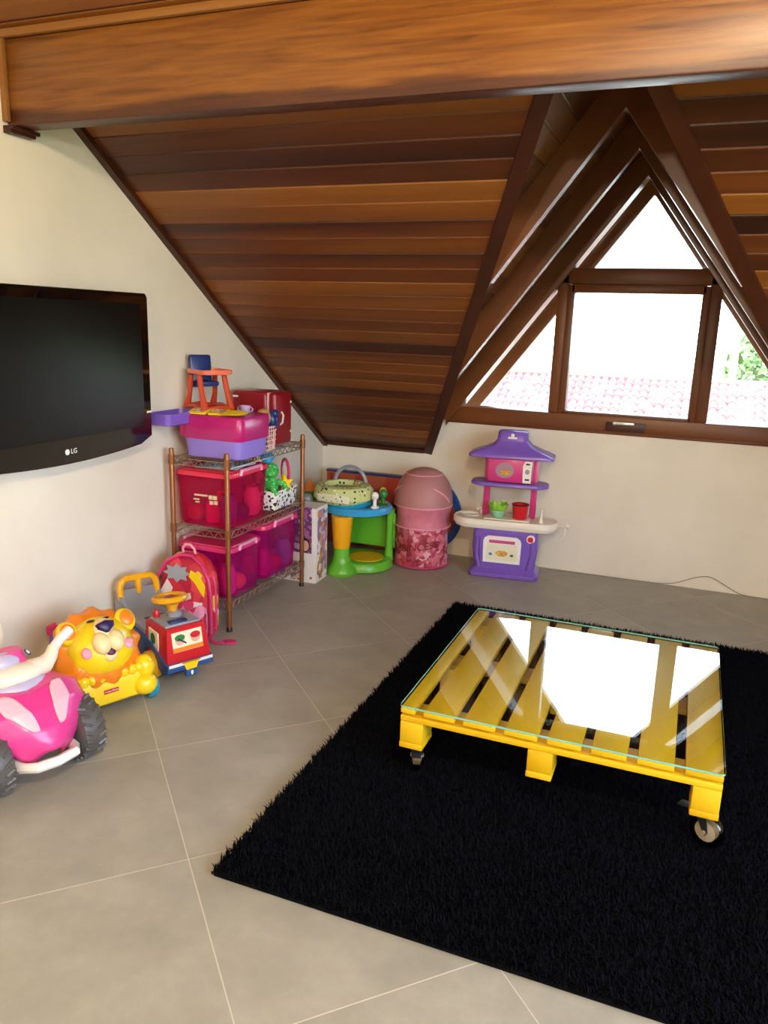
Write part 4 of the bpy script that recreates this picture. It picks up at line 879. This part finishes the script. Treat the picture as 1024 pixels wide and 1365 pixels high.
# bowl and pot on the worktop (world place worked out from the kitchen's own frame)
def kw_(x_, y_, z_): return kt.matrix_basis @ Vector((x_, y_, z_))
gb = thing('toy_bowl', 'lime green frilled toy bowl on the toy kitchen worktop', 'bowl', tuple(kw_(-.055, -.04, .3492)))
def frill(a, b):
    th = 2*math.pi*a; r_ = .028+.03*b+(.004*math.sin(9*th) if b > .6 else 0); return (r_*math.cos(th), r_*math.sin(th), .001+.078*b+(.005*math.sin(9*th) if b > .7 else 0))
P_LIME = pl_('lime', '#8fc93a'); P_MINT = pl_('mint', '#8cc79a')
MB().grid(lambda a, b: frill(a, b*.55), 40, 4).lathe([(.0278, .001), (.001, .001)], 20, cap=False).build('cup', P_MINT, gb, 60, solid=.002); MB().grid(lambda a, b: frill(a, .55+b*.45), 48, 4).build('rim', P_LIME, gb, 60, solid=.002)
rp_ = thing('toy_pot', 'red toy pot beside the lime bowl on the toy kitchen', 'pot', tuple(kw_(.07, -.035, .3492)))
MB().lathe([(.036, 0), (.04, .004), (.046, .08), (.049, .083), (.046, .085), (.041, .08), (.036, .006), (.001, .006)], 24, cap=False).build('body', P_RED, rp_); MB().torus((0, 0, .084), .047, .003, 24, 6).build('rim', P_BLK, rp_)

# ------------------------------------------------------------------ thin cable along the knee wall
pts = [(-.70, 4.545, .003), (-.5, 4.556, .003), (-.35, 4.563, .003), (-.15, 4.568, .003), (-.04, 4.572, .006), (.03, 4.573, .02), (.08, 4.573, .043), (.13, 4.574, .066), (.18, 4.574, .08), (.22, 4.574, .078), (.28, 4.574, .05), (.33, 4.573, .024), (.38, 4.571, .006), (.5, 4.565, .003), (.9, 4.56, .003)]
sm = []
for i in range(len(pts)-1):
    p0, p1, p2, p3 = (Vector(pts[max(0, min(len(pts)-1, i+k))]) for k in (-1, 0, 1, 2))
    for k in range(4):
        t_ = k/4; sm.append(.5*((2*p1)+(p2-p0)*t_+(2*p0-5*p1+4*p2-p3)*t_**2+(3*p1-p0-3*p2+p3)*t_**3))
o = MB().tube(sm, .0025, 6).build('cable', mat('cable_grey', '#8f8676', .6)); tag(o, 'thin grey cable running along the foot of the knee wall', 'cable')

# ------------------------------------------------------------------ backpack
bp_ = thing('school_backpack', 'red cartoon print school backpack leaning by the wire rack', 'backpack', (-2.02, 2.806, .003), R(8), None)
m_pack = blotch('pack_print', ['#c9202e', '#e0404a', '#e8c22a', '#b01a3a', '#d8d2cc', '#c42a3c'], 15, .5, 'VORONOI', .04)
m_pack2 = blotch('pack_pocket_print', ['#c9244e', '#e4e0e0', '#d83a64', '#b0203c', '#d88aa0'], 24, .5, 'VORONOI', .05)
def prof(w, d, z, oy=0, r_=.05): return [(x_, y_+oy, z) for x_, y_ in rrect(w, d, r_, 6)]
MB().loft([prof(.22, .1, .002), prof(.25, .125, .015), prof(.262, .13, .1), prof(.262, .128, .22), prof(.245, .12, .29, .004), prof(.2, .1, .34, .008), prof(.13, .07, .37, .012), prof(.05, .03, .378, .014, .012)]).build('shell', m_pack, bp_, 60)
MB().loft([prof(.2, .04, .02, -.07, .018), prof(.235, .06, .03, -.075, .025), prof(.238, .064, .1, -.077, .025), prof(.225, .05, .15, -.073, .02), prof(.18, .03, .175, -.065, .012)]).build('front_pocket', m_pack2, bp_, 60)
pp_ = [(-.131, -.06, .03), (-.134, -.062, .2), (-.122, -.058, .28), (-.085, -.046, .345), (-.03, -.03, .377), (.03, -.03, .377), (.085, -.046, .345), (.122, -.058, .28), (.134, -.062, .2), (.131, -.06, .03)]
MB().tube(pp_, .008, 8).build('piping', P_ROSE, bp_)
MB().tube([(x_, y_+.05, z_) for x_, y_, z_ in pp_], .006, 8).build('rear_piping', P_ROSE, bp_)
mb = MB(); 
def patch(mb, pts, y_): mb.prism(pts, y_-.006, y_, 1)
star = [((.055 if i % 2 == 0 else .036)*math.cos(i*math.pi/8)*1.25-.03, .3+(.045 if i % 2 == 0 else .028)*math.sin(i*math.pi/8)) for i in range(16)]
patch(mb, star, -.054); mb.build('grey_patch', mat('pack_grey', '#9aa0a4', .6), bp_, 0)
mb = MB(); patch(mb, [(.04, .32), (.08, .3), (.105, .25), (.1, .2), (.085, .22), (.06, .26), (.03, .29)], -.058); mb.build('yellow_patch', P_YEL, bp_, 0)
mb = MB(); patch(mb, [(-.115, .2), (-.075, .27), (-.05, .23), (-.06, .2)], -.062); mb.build('pale_patch', mat('pack_pale', '#e8d8c4', .6), bp_, 0); mb = MB(); patch(mb, [(.0, .205), (.035, .215), (.04, .19), (.015, .178)], -.064); mb.build('pale_patch', mat('pack_pale', '#e8d8c4', .6), bp_, 0)
MB().tube([(-.03, .01, .365), (-.028, .0, .40), (-.012, -.005, .42), (.012, -.005, .42), (.028, 0, .40), (.03, .01, .365)], .006, 8).build('carry_loop', P_BLUSH, bp_)
MB().tube([(.12, -.05, .03), (.14, -.08, .008), (.165, -.09, .004), (.2, -.075, .004)], [.008, .008, .007, .007], 8).build('strap', P_ROSE, bp_)
MB().lathe([(.026, 0), (.028, .004), (.024, .009), (.001, .01)], 16, T(.222, -.06, .0), sx=1.2, sy=.8).build('strap_end', P_ROSE, bp_)

# ------------------------------------------------------------------ ride-on truck (local +x is forward)
tr = thing('ride_on_truck', 'red blue and grey ride-on toy truck with yellow steering wheel', 'ride-on toy', (-1.935, 2.49, 0), R(-26))
body = [(-.23, .07), (-.2, .06), (-.13, .06), (-.1, .1), (-.05, .1), (-.02, .06), (.03, .06), (.05, .11), (.09, .125), (.13, .11), (.155, .06), (.2, .045), (.235, .06), (.24, .085), (.2, .1), (.1, .15), (-.02, .165), (-.23, .17)]
MB().prism([(x_, z_) for x_, z_ in body], -.1, .1, 1).build('chassis', P_BLUE, tr, 30)
seat = [(-.235, .16), (.03, .16), (.03, .175), (-.04, .185), (-.13, .19), (-.18, .215), (-.2, .26), (-.215, .27), (-.24, .262), (-.245, .2)]
MB().prism(seat, -.09, .09, 1).build('seat_shell', P_GREY, tr, 40)
for s_ in (-1, 1): MB().prism([(-.24, .17), (-.1, .17), (-.1, .2), (-.17, .235), (-.22, .275), (-.24, .265)], s_*.085-.008, s_*.085+.008, 1).build('seat_side', P_GREY, tr, 40)
for s_ in (-1, 1): MB().box((-.06, s_*.03, .188), (.012, .03, .003)).build('seat_slot', P_BLK, tr, 0)
MB().tube([(-.2, -.082, .235), (-.21, -.082, .285), (-.212, -.075, .305), (-.212, -.055, .32), (-.212, .055, .32), (-.212, .075, .305), (-.21, .082, .285), (-.2, .082, .235)], .0145, 8).build('back_rail', P_AMB, tr)
MB().tube([(-.205, 0, .25), (-.212, 0, .32)], .013, 8).build('back_bar', P_AMB, tr)
hood = MB()
def hr(x0, x1, w, z): return [(x0, -w/2, z), (x1, -w/2, z), (x1, w/2, z), (x0, w/2, z)]
hood.loft([hr(.04, .225, .185, .09), hr(.035, .222, .185, .12), hr(.03, .205, .165, .215), hr(.035, .198, .155, .226)]).build('hood', P_RED, tr, 20)
MB().box((.113, 0, .229), (.14, .15, .01), .004).build('dash_top', P_GREY, tr, 30)
MB().box((.158, -.012, .236), (.03, .075, .012), .003).build('dash_button', P_NAVY, tr, 30)
MB().lathe([(.012, .245), (.014, .262), (.008, .275)], 10, T(.06, -.052, -.012)).build('knob', P_RED, tr)
MB().lathe([(.03, .243), (.03, .262), (.022, .266)], 16, T(.085, .012, -.012)).build('column_base', P_GREY, tr)
MB().lathe([(.018, .264), (.024, .285), (.034, .30)], 16, T(.075, .01, -.012)).build('column', P_AMB, tr)
sw = MB().torus((0, 0, 0), .06, .013, 26, 8, T(.06, .008, .301, 0, -8), sx=1.0).build('steering_wheel', P_AMB, tr)
mb = MB()
for k in range(3): mb.tube([(.02*math.cos(k*2.09+.5), .02*math.sin(k*2.09+.5), 0), (.054*math.cos(k*2.09+.5), .054*math.sin(k*2.09+.5), 0)], .008, 6, M=T(.06, .008, .300, 0, -8))
mb.build('spoke', P_AMB, sw); MB().lathe([(.026, -.004), (.026, .006), (.02, .009)], 16, T(.06, .008, .301, 0, -8)).build('horn_pad', pl_('rust', '#a8471f'), sw)
# stickers: flat prints on the sloping hood front and side
Mf = Matrix(((-.205, 0, .979, .2145), (0, 1, 0, 0), (.979, 0, .205, .172), (0, 0, 0, 1)))      # local x up the hood front, y across, z out
def onf(x_, y_, z_=0): return Mf @ Matrix.Translation((x_, y_, z_))
st_ = MB().box((0, 0, 0), (.078, .13, .0016), M=Mf).build('front_sticker', mat('sticker_cream', '#f2e3c0', .35), tr, 0)
MB().box((-.03, 0, .001), (.016, .13, .0012), M=Mf).build('sticker_band', P_ORG, st_, 0)
for yy_, m in ((-.032, P_DGREEN), (.035, P_RED)):
    MB().lathe([(.02, 0), (.02, .0006)], 16, onf(.004, yy_, .0012), sx=.9).build('printed_face', mat('print_skin', '#d9a88c', .5), st_, 0)
    MB().lathe([(.022, 0), (.022, .0006)], 16, onf(.016, yy_, .002), sx=.6).build('printed_cap', m, st_, 0)
MB().box((-.012, -.02, .0024), (.006, .04, .0006), M=Mf @ T(0, 0, 0, 0, 0, 35)).build('printed_bar', P_BLK, st_, 0)
MB().prism([(.07, .13), (.15, .125), (.15, .2), (.075, .205)], -.0945, -.089, 1, T(0, .0, 0, 0)).build('side_sticker', mat('sticker_cream', '#f2e3c0', .35), tr, 0)
MB().ell((.11, -.0945, .168), (.02, .0015, .024), 12, 8).build('side_print', P_DGREEN, tr, 0)
bu = MB().box((.23, 0, .078), (.02, .2, .03), .006).build('bumper', P_BLUE, tr)
MB().prism([(-.035, .095), (.035, .095), (.022, .06), (-.022, .06)], .24, .2425, 0).build('bumper_badge', P_YEL, bu, 0)
MB().box((.2412, 0, .089), (.0014, .19, .012)).build('bumper_strip', P_WHITE, bu, 0)
MB().box((.2418, 0, .092), (.0014, .08, .004)).build('bumper_stripe', P_RED, bu, 0)
MB().box((.236, 0, .045), (.02, .05, .03), .006).build('bumper_tongue', P_BLUE, tr)
MB().ell((.247, .0, .046), (.002, .006, .01), 8, 6).build('screw', P_WHITE, tr)
for x_ in (.1, -.13+.055):
    for s_ in (-1, 1):
        w_ = MB().lathe([(.02, -.022), (.05, -.022), (.056, -.016), (.056, .016), (.05, .022), (.02, .022)], 24, T(x_, s_*.098, .056, 90)).build('wheel', P_AMB, tr)
        MB().lathe([(.02, 0), (.018, .006), (.002, .008)], 14, T(x_, s_*.12, .056, -90*s_)).build('wheel_cap', P_ORG, w_)

# ------------------------------------------------------------------ lion ride-on (local +x is forward)
ln = thing('lion_ride_on', 'yellow lion ride-on walker with orange mane and teal wheels', 'ride-on toy', (-1.925, 2.095, 0), R(-24))
MB().loft([[(x_, y_*1.0, z_) for x_, z_ in ((.06, .035), (.085, .03), (.105, .045), (.108, .10), (.09, .145), (.06, .155), (-.02, .15), (-.03, .05))] for y_ in (-.155, -.15, .15, .155)]).build('chest', P_YEL, ln, 40)
MB().loft([prof(.26, .2, .04, 0, .05), prof(.28, .23, .06, 0, .05), prof(.28, .22, .15, 0, .06), prof(.22, .16, .2, 0, .05), prof(.16, .1, .215, 0, .04)], M=T(-.10, 0, 0)).build('seat_body', P_YEL, ln, 60)
MB().tube([(-.215, -.07, .16), (-.23, -.07, .24), (-.23, .07, .24), (-.215, .07, .16)], .013, 8).build('rear_handle', P_PURP, ln)
MB().tube([(-.23, -.072, .222), (-.232, -.076, .246), (-.232, -.05, .25)], .0145, 8).build('handle_grip', P_ROSE, ln)
hM = T(.03, 0, .238, 0, -34, 0, .9)                                  # head tips back: local x of the head is the look direction
def scal(th, ph): return 1+.05*abs(math.sin(th*4.5+ph*6))*math.sin(ph)
Rh = hM @ T(0, 0, 0, 0, 90)                                    # local z of the head frame = look direction
mb = MB()
def mane(th, ph): return 1+.05*math.sin(ph)**2*math.sin(th*13)+.025*math.sin(ph*9+th*6)*math.sin(ph)
mb.ell((0, 0, -.035), (.166, .178, .085), 72, 20, Rh, mane).build('mane', P_ORG, ln, 60)
MB().ell((0, 0, .0), (.122, .138, .098), 28, 16, Rh).build('head', P_YEL, ln)
# on the face: u right (+y local), v up (-x of the ellipsoid frame)
def face(u, v, out=0):                                         # point on the head surface
    k = max(0, 1-(v/.122)**2-(u/.138)**2); return (-v, u, .098*math.sqrt(k)+out)
mz = face(0, -.01)
MB().ell((.008, -.028, .098), (.046, .036, .03), 16, 10, Rh).ell((.008, .028, .098), (.046, .036, .03), 16, 10, Rh).ell((-.045, 0, .085), (.05, .042, .03), 16, 10, Rh).build('muzzle', P_PEACH, ln, 60)
MB().loft([[(-.066, -.034, z_), (-.074, 0, z_), (-.066, .034, z_), (-.046, .03, z_), (-.026, .006, z_), (-.026, -.006, z_), (-.046, -.03, z_)] for z_ in (.09, .125)] + [[(-.06, -.026, .131), (-.066, 0, .131), (-.06, .026, .131), (-.046, .022, .131), (-.034, .004, .131), (-.034, -.004, .131), (-.046, -.022, .131)]], M=Rh).build('nose', P_PURPD, ln, 50)
MB().ell((.058, 0, .075), (.026, .03, .024), 14, 10, Rh).build('chin', P_PEACH, ln); MB().ell((.048, 0, .093), (.018, .02, .014), 12, 8, Rh).build('mouth', mat('mouth_plum', '#5a2444', .4), ln)
for s_ in (-1, 1):
    p_ = face(s_*.085, -.028); MB().ell(p_, (.024, .022, .012), 16, 8, Rh).build('cheek', P_BLUSH, ln)
    e_ = MB().ell((-.075, s_*.12, .03), (.05, .044, .024), 18, 12, Rh).build('ear', P_YEL, ln)
    MB().ell((-.077, s_*.122, .047), (.034, .03, .012), 16, 10, Rh).build('ear_inner', P_ORG, e_)
    p_ = face(s_*.03, .095, .004); MB().ell(p_, (.005, .018, .006), 12, 8, Rh).build('eye', P_BLK, ln)
mb = MB()
for k in range(9): mb.ell((.088, -.12+.03*k, .142), (.018, .02, .022), 10, 8)
mb.build('collar_fur', P_YEL, ln, 60)
for s_ in (-1, 1):
    MB().ell((.105, s_*.135, .075), (.035, .045, .04), 16, 10).build('paw', P_YEL, ln); MB().ell((.075, s_*.145, .13), (.04, .04, .05), 14, 10).build('shoulder', P_YEL, ln)
lb = MB().box((.1092, 0, .092), (.0016, .055, .016), .0005).build('brand_label', P_RED, ln, 0)
lettering('brand_text', 'Fisher-Price', .0105, P_WHITE, ln, Matrix(((0, 0, 1, .1105), (1, 0, 0, 0), (0, 1, 0, .092), (0, 0, 0, 1))), .0003)
for x_, yy_ in ((.07, .17), (-.18, .13)):
    for s_ in (-1, 1):
        w_ = MB().lathe([(.02, -.02), (.038, -.02), (.043, -.014), (.043, .014), (.038, .02), (.02, .02)], 22, T(x_, s_*yy_, .043, 90)).build('wheel', P_TEAL, ln)
        MB().lathe([(.014, 0), (.012, .005), (.002, .006)], 12, T(x_, s_*(yy_+.02), .043, -90*s_)).build('wheel_cap', P_YEL, w_)

# ------------------------------------------------------------------ pink quad (local +x is forward)
qd = thing('ride_on_quad', 'hot pink ride-on toy quad bike with chunky grey tyres', 'ride-on toy', (-1.835, 1.665, 0), R(-16))
def tyre(x_, y_, r_, w_):
    w = bpy.data.objects.new('wheel', None); COL.objects.link(w); w.parent = qd; w.location = (x_, y_, r_)
    Mw = T(0, 0, 0, 90)
    MB().lathe([(r_*.5, -w_/2), (r_*.82, -w_/2), (r_*.94, -w_*.4), (r_*.965, -w_*.15), (r_*.965, w_*.15), (r_*.94, w_*.4), (r_*.82, w_/2), (r_*.5, w_/2)], 36, Mw).build('tyre', P_RUB, w)
    mb = MB()
    for k in range(22):
        for s_ in (-1, 1):
            a = 2*math.pi*(k+(.5 if s_ > 0 else 0))/22
            mb.box((0, 0, 0), (r_*.1, w_*.4, r_*.16), .004, 1, T(0, 0, 0, 0, math.degrees(a)) @ T(0, s_*w_*.26, r_*.93, 0, 0, s_*28))
    mb.build('tread', P_RUB, w, 30)
    sg2 = 1 if y_ > 0 else -1
    MB().lathe([(r_*.5, 0), (r_*.48, .01), (r_*.2, .006), (r_*.15, .016), (.001, .018)], 20, T(0, sg2*w_*.46, 0, -90*sg2), cap=False).build('rim', P_LPINK, w)
for y_ in (-.15, .15): tyre(.06, y_, .105, .085); tyre(-.225, y_*.98, .105, .085)
# front fairing: a heart shaped shield
key = [(0, -.06, .285, .10), (.16, -.01, .297, .16), (.35, .055, .292, .185), (.55, .11, .255, .178), (.75, .15, .205, .135), (.9, .17, .16, .085), (1.0, .172, .132, .045)]
def kf(t):
    for (t0, *a), (t1, *b) in zip(key, key[1:]):
        if t <= t1: k = (t-t0)/(t1-t0); k = k*k*(3-2*k); return [a[i]+(b[i]-a[i])*k for i in range(3)]
    return list(key[-1][1:])
def fair(a, b):
    s_ = a*2-1; x_, z_, w_ = kf(b); 
    return (x_-.07*abs(s_)**2.2*(1-.5*b)+.012*math.cos(s_*math.pi*.5)*b, s_*w_, z_-.05*abs(s_)**3-.028*(1-abs(s_))**2*(1-b))
MB().grid(fair, 24, 20).build('fairing', P_PINK, qd, 60, solid=.012)
for s_ in (-1, 1):                                             # pale head lamps lying on the fairing
    def lampg(a, b, s_=s_):
        t = .30+.48*b; q_ = .30+.34*math.sin(math.pi*a)*0+(a-.5)*.36*math.sin(math.pi*(.12+.80*b))+.18*(1-b); p_ = Vector(fair(.5+.5*s_*min(.92, q_), t)); return tuple(p_+Vector((.004, 0, .004)))
    MB().grid(lampg, 8, 10).build('head_lamp', P_LPINK, qd, 60, solid=.004)
MB().tube([(.03, -.085, .10), (.14, -.085, .09), (.185, -.06, .1), (.195, 0, .1), (.185, .06, .1), (.14, .085, .09), (.03, .085, .10)], .016, 8).build('bumper', P_WHITE, qd)
MB().box((-.09, 0, .13), (.36, .15, .09), .03).build('chassis', P_LPINK, qd)
for x_ in (.06, -.225): MB().tube([(x_, -.12, .105), (x_, .12, .105)], .016, 8).build('axle', P_BLK, qd)
MB().loft([[(-.27+ax, y_, z_) for ax, y_, z_ in ring] for ring in ([(0, -.12, .22), (.16, -.075, .215), (.16, .075, .215), (0, .12, .22)], [(0, -.12, .26), (.15, -.07, .255), (.15, .07, .255), (0, .12, .26)])]).build('rear_fender', P_PINK, qd, 30)
MB().ell((-.165, 0, .262), (.10, .085, .035), 18, 10).build('seat', P_ROSE, qd)
MB().ell((-.05, 0, .28), (.085, .1, .035), 18, 10).build('steering_neck', P_LILACG if 'P_LILACG' in globals() else pl_('pale_grey_lilac', '#b8b0c4'), qd)
MB().loft([[(x_-.075, y_, z_) for x_, y_ in rrect(.1-.5*(z_-.295), .13-.5*(z_-.295), .03, 4)] for z_ in (.295, .325, .355, .375)]).build('console', P_PINK, qd, 50)
MB().ell((-.06, -.02, .343), (.035, .055, .034), 14, 10).build('console_panel', pl_('pale_grey_lilac', '#b8b0c4'), qd)
MB().lathe([(.013, 0), (.013, .002)], 16, T(-.052, .055, .36, -35, 30)).build('console_badge', P_NAVY, qd, 0); MB().lathe([(.008, .002), (.008, .003)], 12, T(-.052, .055, .36, -35, 30)).build('badge_dot', P_WHITE, qd, 0)
MB().ell((-.03, 0, .308), (.05, .095, .034), 18, 10).build('handlebar_boss', P_CREAM, qd)
for s_ in (-1, 1):
    MB().tube([(-.03, s_*.05, .308), (-.035, s_*.1, .308), (-.045, s_*.128, .326), (-.055, s_*.145, .35)], [.034, .03, .022, .018], 10).build('handlebar', P_CREAM, qd)
    MB().tube([(-.052, s_*.14, .343), (-.062, s_*.175, .367), (-.075, s_*.215, .38)], [.017, .016, .017], 10).build('grip', P_WHITE, qd)
MB().ell((-.235, 0, .365), (.03, .075, .085), 16, 12).build('backrest', P_CREAM, qd)
